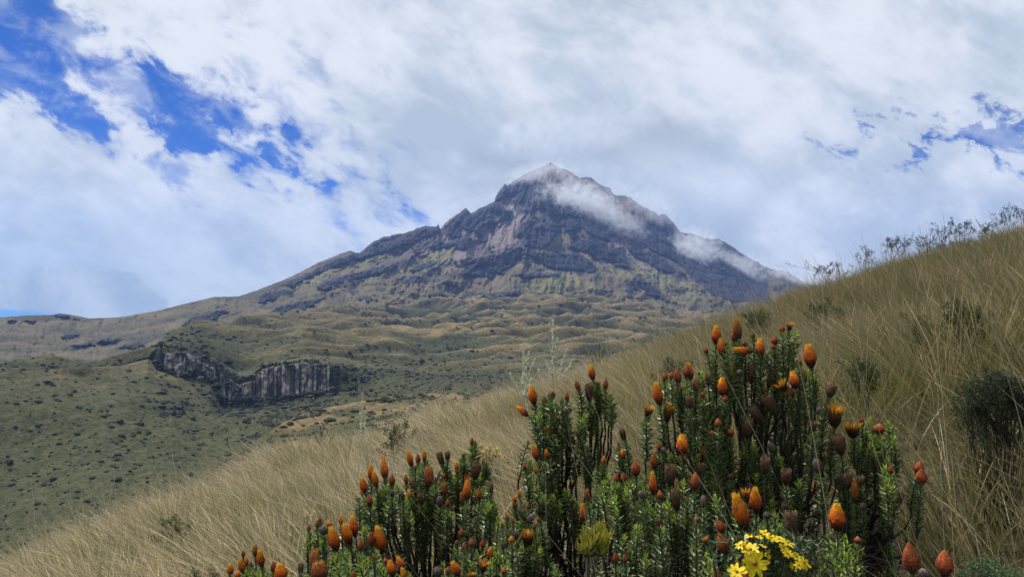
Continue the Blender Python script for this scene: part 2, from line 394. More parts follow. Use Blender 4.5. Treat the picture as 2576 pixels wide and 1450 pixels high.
def along(pts, h, w):
    p = np.array(pts, float); d = np.full(X.shape, 1e9); Xr = X + wx * .8; Yr = Y + wy * .8
    for a, b in zip(p[:-1], p[1:]):
        v = b - a; tt = np.clip(((Xr - a[0]) * v[0] + (Yr - a[1]) * v[1]) / (v @ v), 0, 1); d = np.minimum(d, np.hypot(Xr - a[0] - tt * v[0], Yr - a[1] - tt * v[1]))
    return h * np.clip(1 - d / w, 0, 1) ** 1.15
for pts, h, w in [([(1400,440),(1340,560),(1230,650),(1100,720),(950,775)], 55, 46), ([(1430,450),(1455,560),(1560,640),(1700,755),(1790,800)], 60, 48), ([(1560,520),(1650,640),(1800,740),(1900,805)], 60, 50),
                  ([(1385,600),(1300,690),(1170,765)], 35, 32), ([(1480,600),(1500,700),(1600,770)], 35, 34), ([(1243,515),(1150,640),(1000,725),(820,785)], 50, 42), ([(1105,580),(980,670),(800,740),(640,790)], 40, 36),
                  ([(1750,600),(1850,690),(1960,770)], 50, 44), ([(1303,615),(1240,640),(1160,660)], 25, 22), ([(1310,620),(1380,655),(1450,672)], 25, 22), ([(930,640),(800,700),(660,745),(520,775)], 30, 34)]:
    relief = relief + along(pts, h, w)
relief = relief + 60 * in_poly(X + wx, Y + wy, CB((0,940),(200,935),(340,955),(650,1140),(500,1240),(-600,1250),(-300,1100)), 22)
# the lower apron is rolling hummocks
hw = fbm(X / 60, Y / 40, 3) * .8; hum = 1 - np.abs(fbm(X / 85 + Y / 90 + hw, Y / 24 + hw, 3, 0.45)) * 3.0
low_ = sstep(Y, 640, 760) * (1 - rock) * (0.25 + 0.75 * sstep(X, 550, 1000))
relief = relief + low_ * hum * 10
R2 = R - relief * edge                                   # towards the viewer
x = np.sin(AZg) * R2; y = np.cos(AZg) * R2; z = E * R2 + (fine * 2.0 + rock * fine * 2.5 + low_ * hum * 7 * np.clip(R / 1500, .5, 1.2)) * edge
# the far side falls away again
nb = 14; tb = np.linspace(0, 1, nb + 1)[1:, None]
Rb = R2[-1] + 1300 * tb; zb = z[-1] - 900 * tb ** 1.1 + fbm(np.broadcast_to(az, Rb.shape) * 40, tb * 6 + az * 0, 4) * 60 * tb
x = np.concatenate([x, np.sin(az) * Rb]); y = np.concatenate([y, np.cos(az) * Rb]); z = np.concatenate([z, zb])
def padm(a, v): return np.concatenate([a, np.broadcast_to(v, (nb, nc))])
mask = np.stack([padm(rock, 0.6), padm(grs, 0), padm(scr, 0)], -1).reshape(-1, 3)
mask2 = np.stack([padm(wrm, 0), padm(sstep(Y, 770, 560), 0.8), padm(sstep(hum + fine * 0.9, 0.35, 1.05) * low_ * .7, 0)], -1).reshape(-1, 3)
mm, t_, b_ = new_mat("volcanic_mountain")
P = POS(t_); a1 = N(t_, 'ShaderNodeSeparateColor'); t_.links.new(ATTR(t_, 'mask'), a1.inputs[0]); a2 = N(t_, 'ShaderNodeSeparateColor'); t_.links.new(ATTR(t_, 'mask2'), a2.inputs[0])
n1 = NZ(t_, P, 0.012, 8, 0.65); n2 = NZ(t_, P, 0.06, 6, 0.65); n3 = NZ(t_, P, 0.004, 5, 0.55)
veg = MIXC(t_, SS(t_, n1, 0.38, 0.62), C4((0.036, 0.034, 0.016)), C4((0.105, 0.085, 0.040)))
bare = MIXC(t_, SS(t_, n1, 0.35, 0.65), C4((0.036, 0.030, 0.038)), C4((0.088, 0.068, 0.074)))
c = MIXC(t_, a2.outputs[1], veg, bare)
c = MIXC(t_, a2.outputs[2], c, MIXC(t_, SS(t_, n2, 0.35, 0.65), C4((0.085, 0.075, 0.034)), C4((0.175, 0.13, 0.062))))
gr = MIXC(t_, SS(t_, n2, 0.35, 0.65), C4((0.070, 0.068, 0.022)), C4((0.155, 0.140, 0.055)))
c = MIXC(t_, M(t_, 'MULTIPLY', a1.outputs[1], SS(t_, n1, 0.35, 0.50, 0.6, 1.0)), c, gr)
sc_ = MIXC(t_, SS(t_, n2, 0.3, 0.7), C4((0.11, 0.086, 0.080)), C4((0.20, 0.155, 0.145)))
c = MIXC(t_, M(t_, 'MULTIPLY', a1.outputs[2], SS(t_, n1, 0.35, 0.55, 0.65, 1.0)), c, sc_)
rk = MIXC(t_, SS(t_, n2, 0.42, 0.72), C4((0.006, 0.008, 0.015)), C4((0.034, 0.034, 0.048)))
rk = MIXC(t_, M(t_, 'MULTIPLY', a2.outputs[0], SS(t_, n1, 0.40, 0.60, 0.2, 0.9)), rk, C4((0.15, 0.095, 0.065)))
c = MIXC(t_, M(t_, 'MULTIPLY', a1.outputs[0], SS(t_, n2, 0.25, 0.45, 0.75, 1.0)), c, rk)
t_.links.new(c, b_.inputs['Base Color']); bump(t_, b_, n2, 0.9, 9.0)
mountain = mesh_np("mountain", np.stack([x, y, z], -1).reshape(-1, 3), grid_faces(nr + nb, nc), mm, cols={'mask': mask, 'mask2': mask2})
tag(mountain, kind='structure')

# ------------------------------------------------------------------ paramo hills in the middle distance
def layer(name, curves, rows, nc, dispf, mat, skirt=(500, 260), nb=8):
    az = col_az(nc); S = [sample(curve(fill_r(cv)), az) for cv in curves]
    E, R, T = [], [], []
    for k in range(len(S) - 1):
        n = rows[k]; tt = np.linspace(0, 1, n, endpoint=(k == len(S) - 2))[:, None]
        E.append(S[k][0] + (S[k + 1][0] - S[k][0]) * tt); R.append(S[k][1] + (S[k + 1][1] - S[k][1]) * tt); T.append(k + tt + 0 * az)
    E = np.concatenate(E); R = np.concatenate(R); T = np.concatenate(T); AZ = np.broadcast_to(az, E.shape)
    X, Y = back_to_image(AZ, E)
    x = np.sin(AZ) * R; y = np.cos(AZ) * R; z = E * R
    dz_, dr_, cols = dispf(x, y, X, Y, T, R)
    x = x - np.sin(AZ) * dr_; y = y - np.cos(AZ) * dr_; z = z + dz_
    zb = []; tb = np.linspace(0, 1, nb + 1)[1:, None]; Rb = np.hypot(x[-1], y[-1]) + skirt[0] * tb
    zb = z[-1] - skirt[1] * tb ** 1.2
    x = np.concatenate([x, np.sin(az) * Rb]); y = np.concatenate([y, np.cos(az) * Rb]); z = np.concatenate([z, zb])
    cols = np.concatenate([cols, np.broadcast_to(cols[-1:], (nb,) + cols.shape[1:])])
    o = mesh_np(name, np.stack([x, y, z], -1).reshape(-1, 3), grid_faces(x.shape[0], nc), mat, cols={'mask': cols.reshape(-1, 3)})
    tag(o, kind='structure')
    return dict(x=x, y=y, z=z, X=X, Y=Y, n=E.shape[0], nc=nc, cols=cols)
hm, t_, b_ = new_mat("paramo_grassland")
P = POS(t_); a1 = N(t_, 'ShaderNodeSeparateColor'); t_.links.new(ATTR(t_, 'mask'), a1.inputs[0])
n1 = NZ(t_, P, 0.05, 7, 0.62); n2 = NZ(t_, P, 0.35, 6, 0.68); n4 = NZ(t_, P, 1.3, 4, 0.6)
n12 = M(t_, 'ADD', M(t_, 'MULTIPLY', n1, 0.5), M(t_, 'MULTIPLY', n2, 0.5))
n24 = M(t_, 'ADD', M(t_, 'MULTIPLY', n2, 0.6), M(t_, 'MULTIPLY', n4, 0.4))
ol = MIXC(t_, SS(t_, n24, 0.38, 0.62), C4((0.022, 0.028, 0.008)), C4((0.072, 0.072, 0.023)))
tan_ = MIXC(t_, SS(t_, n24, 0.36, 0.64), C4((0.080, 0.064, 0.026)), C4((0.24, 0.170, 0.080)))
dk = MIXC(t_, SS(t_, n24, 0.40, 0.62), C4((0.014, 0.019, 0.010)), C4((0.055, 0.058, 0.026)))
c = MIXC(t_, a1.outputs[0], ol, tan_)
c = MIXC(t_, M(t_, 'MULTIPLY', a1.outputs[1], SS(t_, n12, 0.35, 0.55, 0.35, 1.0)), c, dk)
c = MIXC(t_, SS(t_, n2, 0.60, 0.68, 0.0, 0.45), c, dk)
t_.links.new(c, b_.inputs['Base Color']); bump(t_, b_, n24, 1.0, 1.6)

Vback = [(-900,975,440),(-300,955,440),(0,937,440),(150,926,450),(300,920,478),(372,902,498),(395,915,502),(453,938,480),(528,946,470),(560,1008,455),(640,1000,452),(690,1002,452),(760,990,455),(825,982,460),(900,985,450),(980,985,430),(1100,1000,400),(1300,1000,380),(1700,960,360),(3500,960,360)]
Vfront = [(-900,1700,240),(-300,1520,250),(0,1480,260),(240,1350,262),(500,1260,265),(700,1160,270),(900,1090,285),(1100,1050,300),(1300,1020,300),(1700,990,300),(3500,990,300)]
Hback0 = [(a, b + 12, r + 10) for a, b, r in Vback]
Htop = [(-900,985,520),(-300,965,520),(0,950,520),(200,925,510),(300,912,500),(372,898,500),(395,871,516),(440,874,510),(472,884,495),(520,902,485),(558,921,475),(600,952,464),(640,946,464),(664,921,470),(700,915,472),(773,909,476),(827,921,476),(900,930,480),(980,925,480),(1050,945,460),(1200,950,440),(1300,940,440),(1700,930,430),(3500,930,430)]
Hmid = [(-900,982,560),(0,945,540),(300,911,540),(372,893,560),(400,868,580),(470,850,620),(620,860,640),(760,850,660),(900,850,720),(1100,850,760),(1300,845,780),(1500,845,780),(1700,850,780),(3500,860,780)]
Hend = [(-900,980,600),(0,940,600),(300,909,600),(372,891,620),(400,861,660),(470,827,760),(620,813,900),(760,791,1100),(900,777,1300),(1100,761,1420),(1200,752,1450),(1400,742,1480),(1500,748,1500),(1600,765,1500),(1700,785,1500),(1900,800,1500),(2200,820,1500),(3500,830,1500)]
def h_disp(x, y, X, Y, T, R):
    w = fbm(x / 160, y / 160, 3) * 60
    ra = x * .94 + y * .22; rb_ = -x * .30 + y * .95
    roll = 1 - np.abs(fbm((ra + w) / 210, (rb_ + w * .6) / 70, 3, 0.45)) * 3.4
    roll2 = 1 - np.abs(fbm((ra - w) / 110 + 9, (rb_ + w * .5) / 36, 3, 0.42)) * 3.2
    k = sstep(T, 1.0, 1.35) * sstep(3.0 - T, 0.0, 0.15)
    dz = (roll - 0.4) * 17.0 * k * np.clip(R / 900, .5, 1.3) + (roll2 - 0.4) * 3.4 * k * np.clip(R / 800, .5, 1.4) + fbm(x / 95 + 3, y / 70, 4, 0.45) * 13 * k * np.clip(R / 900, .4, 1.3)
    dz = dz + fbm(x / 14, y / 14, 4, 0.6) * 0.6 * np.clip(R / 700, .6, 1.6) * k
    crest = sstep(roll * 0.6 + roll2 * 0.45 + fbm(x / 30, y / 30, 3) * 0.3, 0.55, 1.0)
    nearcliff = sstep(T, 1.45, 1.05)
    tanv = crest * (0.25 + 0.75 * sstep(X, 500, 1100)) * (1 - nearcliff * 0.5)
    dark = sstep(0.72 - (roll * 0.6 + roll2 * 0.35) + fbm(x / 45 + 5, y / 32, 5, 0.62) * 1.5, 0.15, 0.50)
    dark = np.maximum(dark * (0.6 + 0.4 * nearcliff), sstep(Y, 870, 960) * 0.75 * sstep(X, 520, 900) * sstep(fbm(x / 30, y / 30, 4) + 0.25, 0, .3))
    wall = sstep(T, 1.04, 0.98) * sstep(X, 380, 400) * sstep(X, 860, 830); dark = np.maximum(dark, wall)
    return dz, 0 * x, np.stack([tanv, dark, wall], -1)
H = layer("hills", [Hback0, Htop, Hmid, Hend], [22, 110, 170], 1500, h_disp, hm)
def v_disp(x, y, X, Y, T, R):
    dz = fbm(x / 45, y / 45, 4, 0.5) * 5 + fbm(x / 7, y / 7, 4, 0.6) * 1.0
    T = T / 2; k = sstep(T, 0, 0.08) * sstep(1 - T, 0.0, 0.05)
    # shallow gullies run down to the left
    g = ridged((x * 0.8 + y * 0.6) / 60, (x * -.6 + y * .8) / 300, 4)
    dz = (dz + (g - 0.6) * 5) * k
    tanv = sstep(fbm(x / 60, y / 60, 4) + sstep(Y, 990, 925) * 0.5 - 0.3, 0, .5) * 0.4
    near_c = np.exp(-(((X - 700) / 230) ** 2 + ((Y - 1035) / 45) ** 2)) + np.exp(-(((X - 440) / 70) ** 2 + ((Y - 1000) / 60) ** 2))
    right = sstep(X, 420, 800) * 0.35
    dark = sstep(fbm(x / 20, y / 20, 5, 0.65) + near_c * 0.42 + right * 0.4, 0.20, 0.55) * 0.85
    return dz, 0 * x, np.stack([tanv, dark, 0 * x], -1)
Vmid = [(-900,1060,395),(-300,1030,395),(0,1010,395),(150,1000,397),(300,1000,400),(500,1045,408),(700,1052,412),(900,1030,415),(1100,1025,400),(1300,1015,370),(1700,975,350),(3500,975,350)]
V = layer("valley_slope", [Vfront, Vmid, Vback], [260, 70], 1500, v_disp, hm, skirt=(60, 12), nb=3)
Sback = [(-900,1900,200),(0,1560,215),(300,1400,220),(500,1262,222),(560,1200,225),(596,1142,235),(641,1108,245),(717,1059,255),(792,1029,265),(860,1018,270),(920,1005,275),(1000,992,280),(1300,985,280),(1700,990,270),(3500,1000,270)]
Sfront = [(-900,2100,150),(0,1750,160),(300,1600,165),(500,1450,170),(700,1300,175),(900,1180,180),(1100,1100,185),(1300,1050,185),(1700,1040,180),(3500,1050,180)]
def s_disp(x, y, X, Y, T, R):
    k = sstep(T, 0, 0.2) * sstep(1 - T, 0.0, 0.06)
    dz = (fbm(x / 40, y / 40, 4) * 3 + fbm(x / 5, y / 5, 4, 0.6) * 0.6) * k
    tanv = sstep(fbm(x / 20, y / 20, 4) + 0.35 * sstep(T, 0.6, 1), 0, .45) * sstep(X, 600, 760)
    dark = sstep(fbm(x / 12 + 3, y / 12, 5, 0.65), 0.10, 0.35) * 0.9
    return dz, 0 * x, np.stack([tanv, dark, 0 * x], -1)
S = layer("spur_slope", [Sfront, Sback], [160], 1100, s_disp, hm, skirt=(50, 40), nb=3)
# ------------------------------------------------------------------ the cliff of pale rock columns
cm, t_, b_ = new_mat("columnar_rock")
P = POS(t_)
Ps = VM(t_, 'MULTIPLY', P, (1, 1, 0.16)); n1 = NZ(t_, Ps, 0.32, 7, 0.65); n2 = NZ(t_, P, 0.5, 6, 0.65)
c = MIXC(t_, SS(t_, n1, 0.38, 0.62), C4((0.022, 0.021, 0.022)), C4((0.18, 0.168, 0.16)))
am = N(t_, 'ShaderNodeSeparateColor'); t_.links.new(ATTR(t_, 'mask'), am.inputs[0])
c = MIXC(t_, am.outputs[0], c, C4((0.022, 0.024, 0.014)))
c = MIXC(t_, SS(t_, n2, 0.56, 0.66, 0, 0.7), c, C4((0.04, 0.042, 0.022)))
t_.links.new(c, b_.inputs['Base Color']); bump(t_, b_, n2, 0.7, 0.8)
def cliff(name, top, bot, dark_amt, seed):
    tc, bc = curve(top), curve(bot); a0 = max(tc[0, 0], bc[0, 0]); a1 = min(tc[-1, 0], bc[-1, 0])
    n = 620; m = 90; az = np.linspace(a0, a1, n); et, rt = sample(tc, az); eb, rb = sample(bc, az)
    r0 = (rt + rb) / 2; arc = np.cumsum(np.abs(np.gradient(az)) * r0)
    # columns: flat topped prisms of uneven width standing at uneven depth
    edges = [0.0]; rg = np.random.default_rng(seed)
    while edges[-1] < arc[-1]: edges.append(edges[-1] + rg.choice([.9, 1.4, 2.2, 3.6, 6.0]) * rg.uniform(.6, 1.4))
    edges = np.array(edges); k = np.clip(np.searchsorted(edges, arc) - 1, 0, len(edges) - 2)
    w = edges[k + 1] - edges[k]; f = (arc - edges[k]) / w
    dep = rg.uniform(-3.2, 3.0, len(edges))[k]; topd = rg.beta(1.0, 2.4, len(edges))[k] * .45 - .02 + fbm(arc / 9 + seed, arc * 0, 3) * .2; botd = rg.beta(1.0, 3, len(edges))[k] * .35 - .08
    bul = np.minimum(f, 1 - f) * 2; bul = np.minimum(bul * 2.2, 1) * np.minimum(w * .55, 1.8)
    t = np.linspace(0, 1, m)[:, None]; T = botd + (1 - topd - botd) * t
    ztop, zbot = et * rt, eb * rb - 1.0
    z = zbot + (ztop - zbot) * T
    crack = fbm(arc / 3 + 0 * t, z / 9, 4) * 1.6 + fbm(arc / 1.1 + 0 * t, z / 3, 3) * 0.5
    lean = (1 - t) * 3.5
    r = rb - 3.0 - dep - bul - crack - lean + t * (rt - rb) * 0.9
    x = np.sin(az) * r; y = np.cos(az) * r
    mk = np.maximum(sstep(fbm(arc / 7 + 0 * t + seed, z / 14, 4) + dark_amt, 0.0, 0.2), sstep(bul, 0.5, 0.1) * 0.9 + 0 * t)
    # rim folds back into the slope
    x = np.concatenate([x, [np.sin(az) * (r[-1] + 5)]]); y = np.concatenate([y, [np.cos(az) * (r[-1] + 5)]]); z = np.concatenate([z, [z[-1] + 0.2]])
    mk = np.concatenate([mk, mk[-1:]])
    o = mesh_np(name, np.stack([x, y, z], -1).reshape(-1, 3), grid_faces(m + 1, n), cm, smooth=False, cols={'mask': np.stack([mk, mk, mk], -1).reshape(-1, 3)})
    return tag(o, kind='structure')
cliff("cliff", [(392,872,505),(440,876,500),(472,884,492),(520,903,484),(560,923,474)], [(392,900,505),(404,917,500),(453,940,482),(500,930,480),(540,955,470),(560,975,466)], 0.10, 1)
cliff("cliff", [(553,928,470),(570,940,466),(600,953,464),(642,946,464),(664,921,468),(700,916,470),(773,909,475),(829,923,476)], [(553,1000,456),(600,1010,455),(634,1000,452),(690,1004,452),(758,989,455),(800,982,458),(829,980,460)], 0.08, 4)

# ------------------------------------------------------------------ bushes on the far slopes, past counting
def blob(seed):
    """a low bush: lumpy faceted dome"""
    rg = np.random.default_rng(seed); v = [(0, 0, 1.0)]
    for k, (zz, rr, n) in enumerate([(0.72, 0.72, 5), (0.25, 1.05, 6), (-0.3, 0.8, 5)]):
        for i in range(n):
            a = (i + 0.5 * k) * 2 * math.pi / n; q = rr * rg.uniform(.75, 1.25); v.append((q * math.cos(a), q * math.sin(a), zz * rg.uniform(.8, 1.2)))
    f = []
    for i in range(5): f.append((0, 1 + i, 1 + (i + 1) % 5))
    A = list(range(1, 6)); B = list(range(6, 12)); C = list(range(12, 17))
    def zip_(P, Q):
        i = j = 0; out = []
        while i < len(P) or j < len(Q):
            if (i / len(P)) <= (j / len(Q)) and i < len(P): out.append((P[i % len(P)], Q[j % len(Q)], P[(i + 1) % len(P)])); i += 1
            else: out.append((P[i % len(P)], Q[j % len(Q)], Q[(j + 1) % len(Q)])); j += 1
        return out
    f += zip_(A, B) + zip_(B, C); return np.array(v), np.array(f)
BL = [blob(s) for s in range(5)]
def bushes(name, L, n, prob, size, mat, seed):
    rg = np.random.default_rng(seed); nr_ = L['n'] - 2; vs, fs, cs, off = [], [], [], 0
    i = rg.integers(1, nr_, n * 8); j = rg.integers(1, L['nc'] - 1, n * 8)
    Xs, Ys = L['X'][i, j], L['Y'][i, j]
    ok = (Xs > -350) & (Xs < 2700) & (rg.random(n * 8) < prob(L, i, j, Xs, Ys)); i, j = i[ok][:n], j[ok][:n]
    for ii, jj in zip(i, j):
        x, y, z = L['x'][ii, jj], L['y'][ii, jj], L['z'][ii, jj]; s = size(math.hypot(x, y)) * rg.lognormal(-.35, .45)
        v, f = BL[rg.integers(5)]; a = rg.uniform(0, 6.28); ca, sa = math.cos(a), math.sin(a)
        q = np.stack([(v[:, 0] * ca - v[:, 1] * sa) * s * rg.uniform(.8, 1.5) + x, (v[:, 0] * sa + v[:, 1] * ca) * s * rg.uniform(.8, 1.3) + y, v[:, 2] * s * rg.uniform(.6, .95) + z], -1)
        vs.append(q); fs.append(f + off); off += len(v); cs.append(np.tile([[rg.random(), rg.random(), rg.random()]], (len(v), 1)))
    o = mesh_np(name, np.concatenate(vs), np.concatenate(fs), mat, smooth=False, cols={'tint': np.concatenate(cs)})
    return tag(o, kind='stuff')
bm_, t_, b_ = new_mat("bush_leaves")
a1 = N(t_, 'ShaderNodeSeparateColor'); t_.links.new(ATTR(t_, 'tint'), a1.inputs[0])
n1 = NZ(t_, POS(t_), 1.6, 4, 0.7)
c = MIXC(t_, SS(t_, a1.outputs[0], 0.0, 1.0), C4((0.028, 0.040, 0.016)), C4((0.085, 0.088, 0.032)))
c = MIXC(t_, SS(t_, a1.outputs[1], 0.82, 0.9), c, C4((0.06, 0.085, 0.06)))
c = MIXC(t_, SS(t_, n1, 0.4, 0.7), C4((0.010, 0.012, 0.008)), c)
t_.links.new(c, b_.inputs['Base Color']); bump(t_, b_, n1, 1.0, 0.6)
m2 = lambda L, i, j: L['cols'][i, j, 1]
def bd(r): return 0.0021 * r
bushes("slope_bushes", V, 8500, lambda L, i, j, X, Y: (0.10 + 0.80 * m2(L, i, j)) * (0.35 + 0.65 * (fbm(X / 30, Y / 30, 3) > 0)), lambda r: 0.0022 * r, bm_, 1)
bushes("hill_bushes", H, 14000, lambda L, i, j, X, Y: 0.05 + 0.95 * m2(L, i, j) * (L['cols'][i, j, 2] < .5), lambda r: 0.0016 * r, bm_, 2)
bushes("spur_bushes", S, 4000, lambda L, i, j, X, Y: 0.08 + 0.9 * m2(L, i, j), lambda r: 0.0026 * r, bm_, 3)

def rim_bushes():
    rg = np.random.default_rng(77); vs, fs, cs, off = [], [], [], 0
    lines = [([(385,868,500),(440,873,495),(472,881,487),(520,901,480),(562,926,468),(600,953,458),(642,944,458),(664,919,462),(700,914,465),(773,907,470),(835,920,470),(900,930,465)], 330, 4, 1.4),
             ([(390,905,498),(404,920,494),(453,943,476),(500,934,474),(540,960,464),(555,1002,450),(600,1012,449),(634,1003,446),(690,1006,446),(758,992,449),(829,984,454),(900,975,450)], 420, 7, 1.6),
             ([(395,895,496),(453,915,480),(520,922,472),(560,950,462)], 60, 14, 1.1), ([(565,975,452),(640,968,450),(664,950,452),(760,950,452),(825,950,455)], 70, 22, 1.0), ([(560,950,458),(585,985,450),(610,975,450)], 60, 12, 1.4), ([(830,940,468),(870,950,462),(930,955,455)], 60, 14, 1.5)]
    for pts, n, sp, sz in lines:
        p = np.array(pts, float); t = rg.uniform(0, len(p) - 1, n)
        for q in t:
            X, Y, r = (np.interp(q, range(len(p)), p[:, k]) for k in range(3)); c = at(X + rg.normal(0, 3), Y + rg.normal(0, sp * .5), 1.0); c = c * (r - rg.uniform(2, 7)) / math.hypot(c.x, c.y); s = sz * rg.lognormal(-.75, .4)
            v, f = BL[rg.integers(5)]; a = rg.uniform(0, 6.28); ca, sa = math.cos(a), math.sin(a)
            vs.append(np.stack([(v[:, 0] * ca - v[:, 1] * sa) * s + c.x, (v[:, 0] * sa + v[:, 1] * ca) * s + c.y, v[:, 2] * s * .9 + c.z], -1)); fs.append(f + off); off += len(v); cs.append(np.tile([[rg.random(), rg.random() * .9, 0]], (len(v), 1)))
    tag(mesh_np("cliff_bushes", np.concatenate(vs), np.concatenate(fs), bm_, smooth=False, cols={'tint': np.concatenate(cs)}), kind='stuff')
rim_bushes()
# ------------------------------------------------------------------ the near hillside
near_line = curve([(-1500,1750,7),(-700,1650,7),(-300,1570,7.5),(0,1488,8),(100,1415,8.5),(240,1325,9.5),(400,1275,10.5),(500,1243,11),(600,1190,11.5),(700,1130,12),(800,1110,12.5),(900,1085,13),(1000,1060,13.5),(1100,1022,14),(1200,1000,14),(1300,965,14),(1400,940,14),(1500,905,14),(1560,893,14),(1640,860,14),(1700,835,14),(1780,810,14.5),(1850,785,15),(1950,745,15.5),(2000,722,16),(2100,685,16),(2200,655,16.5),(2300,622,17),(2400,590,17),(2500,565,17.5),(2575,545,18),(2900,450,18),(3600,300,18)])
def h0(az, r):
    """height of the hillside under the viewer at azimuth az and distance r"""
    a = np.clip(az, near_line[0, 0], near_line[-1, 0]); e = np.interp(a, near_line[:, 0], near_line[:, 1]) - 0.034; d = np.interp(a, near_line[:, 0], near_line[:, 2])
    # smooth the cross slope near the feet
    e0 = np.sin(az) * 0.42 - 0.05; w_ = sstep(r, 0.5, 7.0); e = e0 + (e - e0) * w_
    q = r / d - 1; c = 1.32 * q * q; c = np.where(q > 1.5, 1.32 * 2.25 + (q - 1.5) * 1.32 * 3.0, c)
    return e * r - c
def ground(x, y):
    r = np.hypot(x, y); az = np.arctan2(x, y)
    return h0(az, r) + fbm(x / 2.4, y / 2.4, 3) * 0.24 * sstep(r, 2, 7) + fbm(x / 0.5, y / 0.5, 2) * 0.03
nr_, nc_ = 260, 720
rr = 0.15 + 60 * np.linspace(0, 1, nr_)[:, None] ** 2.2; aa = np.linspace(-math.pi, math.pi, nc_)[None, :]
x = np.sin(aa) * rr; y = np.cos(aa) * rr; z = ground(x, y)
gm, t_, b_ = new_mat("tussock_soil"); P = POS(t_)
n1 = NZ(t_, P, 1.5, 5, 0.6); n2 = NZ(t_, P, 14, 5, 0.65)
c = MIXC(t_, SS(t_, n1, 0.35, 0.65), C4((0.060, 0.052, 0.022)), C4((0.13, 0.10, 0.055)))
c = MIXC(t_, SS(t_, n2, 0.4, 0.65), C4((0.03, 0.024, 0.014)), c)
t_.links.new(c, b_.inputs['Base Color']); bump(t_, b_, n2, 0.8, 0.05)
g = mesh_np("hillside_ground", np.stack([x, y, z], -1).reshape(-1, 3), grid_faces(nr_, nc_), gm); tag(g, kind='structure')
# a broad sheet under everything, out past the mountain
far = np.array([(-4600, -1400, -420), (4600, -1400, -420), (4600, 4600, -420), (-4600, 4600, -420)], float)
g = mesh_np("ground", far, np.array([[0, 1, 2, 3]]), gm); tag(g, kind='structure')
# ------------------------------------------------------------------ tussock grass, past counting
gr_m = bpy.data.materials.new("grass_blades"); gr_m.use_nodes = True; t_ = gr_m.node_tree
for n in list(t_.nodes): t_.nodes.remove(n)
col = ATTR(t_, 'tint')
d_ = N(t_, 'ShaderNodeBsdfDiffuse'); tr_ = N(t_, 'ShaderNodeBsdfTranslucent'); mx = N(t_, 'ShaderNodeMixShader'); gl = N(t_, 'ShaderNodeBsdfGlossy'); mx2 = N(t_, 'ShaderNodeMixShader'); o_ = N(t_, 'ShaderNodeOutputMaterial')
for q in (d_, tr_): t_.links.new(col, q.inputs[0])
gl.inputs['Roughness'].default_value = 0.45; gl.inputs[0].default_value = (0.8, 0.8, 0.8, 1)
mx.inputs[0].default_value = 0.35; t_.links.new(d_.outputs[0], mx.inputs[1]); t_.links.new(tr_.outputs[0], mx.inputs[2])
mx2.inputs[0].default_value = 0.045; t_.links.new(mx.outputs[0], mx2.inputs[1]); t_.links.new(gl.outputs[0], mx2.inputs[2]); t_.links.new(mx2.outputs[0], o_.inputs[0])
def blades(name, root, L, lean, w, c0, c1, segs=3, droop=None, link=True, rg=rng):
    """root (n,3); lean (n,3) unit-ish start direction; droop (n,3) added with the square of the way up"""
    n = len(root); t = np.linspace(0, 1, segs + 1)
    if droop is None: droop = np.zeros((n, 3))
    P_ = root[:, None, :] + L[:, None, None] * (lean[:, None, :] * t[None, :, None] + droop[:, None, :] * (t ** 2)[None, :, None])
    a = rg.uniform(0, math.pi, n); side = np.stack([np.cos(a) + 0.6, np.sin(a) * 0.7, rg.uniform(-.2, .2, n)], -1); side /= np.linalg.norm(side, axis=1)[:, None]
    wt = (1 - t[:-1] ** 1.5 * 0.65)
    Lf = P_[:, :-1] - side[:, None, :] * (w[:, None] * wt[None])[..., None] * 0.5; Rt = P_[:, :-1] + side[:, None, :] * (w[:, None] * wt[None])[..., None] * 0.5
    nv = 2 * segs + 1; V_ = np.empty((n, nv, 3)); V_[:, 0:2 * segs:2] = Lf; V_[:, 1:2 * segs:2] = Rt; V_[:, -1] = P_[:, -1]
    tc = np.empty(nv); tc[0:2 * segs:2] = t[:-1]; tc[1:2 * segs:2] = t[:-1]; tc[-1] = 1
    C_ = c0[:, None, :] * (1 - tc[None, :, None]) + c1[:, None, :] * tc[None, :, None]
    base = (np.arange(n) * nv)[:, None]
    quads = [base + np.array([[2 * k, 2 * k + 1, 2 * k + 3, 2 * k + 2]]) for k in range(segs - 1)]
    tri = base + np.array([[2 * segs - 2, 2 * segs - 1, 2 * segs]])
    fs = ([np.concatenate(quads)] if quads else []) + [tri]
    return mesh_np(name, V_.reshape(-1, 3), fs, gr_m, smooth=False, cols={'tint': C_.reshape(-1, 3)}, link=link)
SHRUB_FOOT = []     # filled by the shrub builder: (x, y, radius) where no grass grows
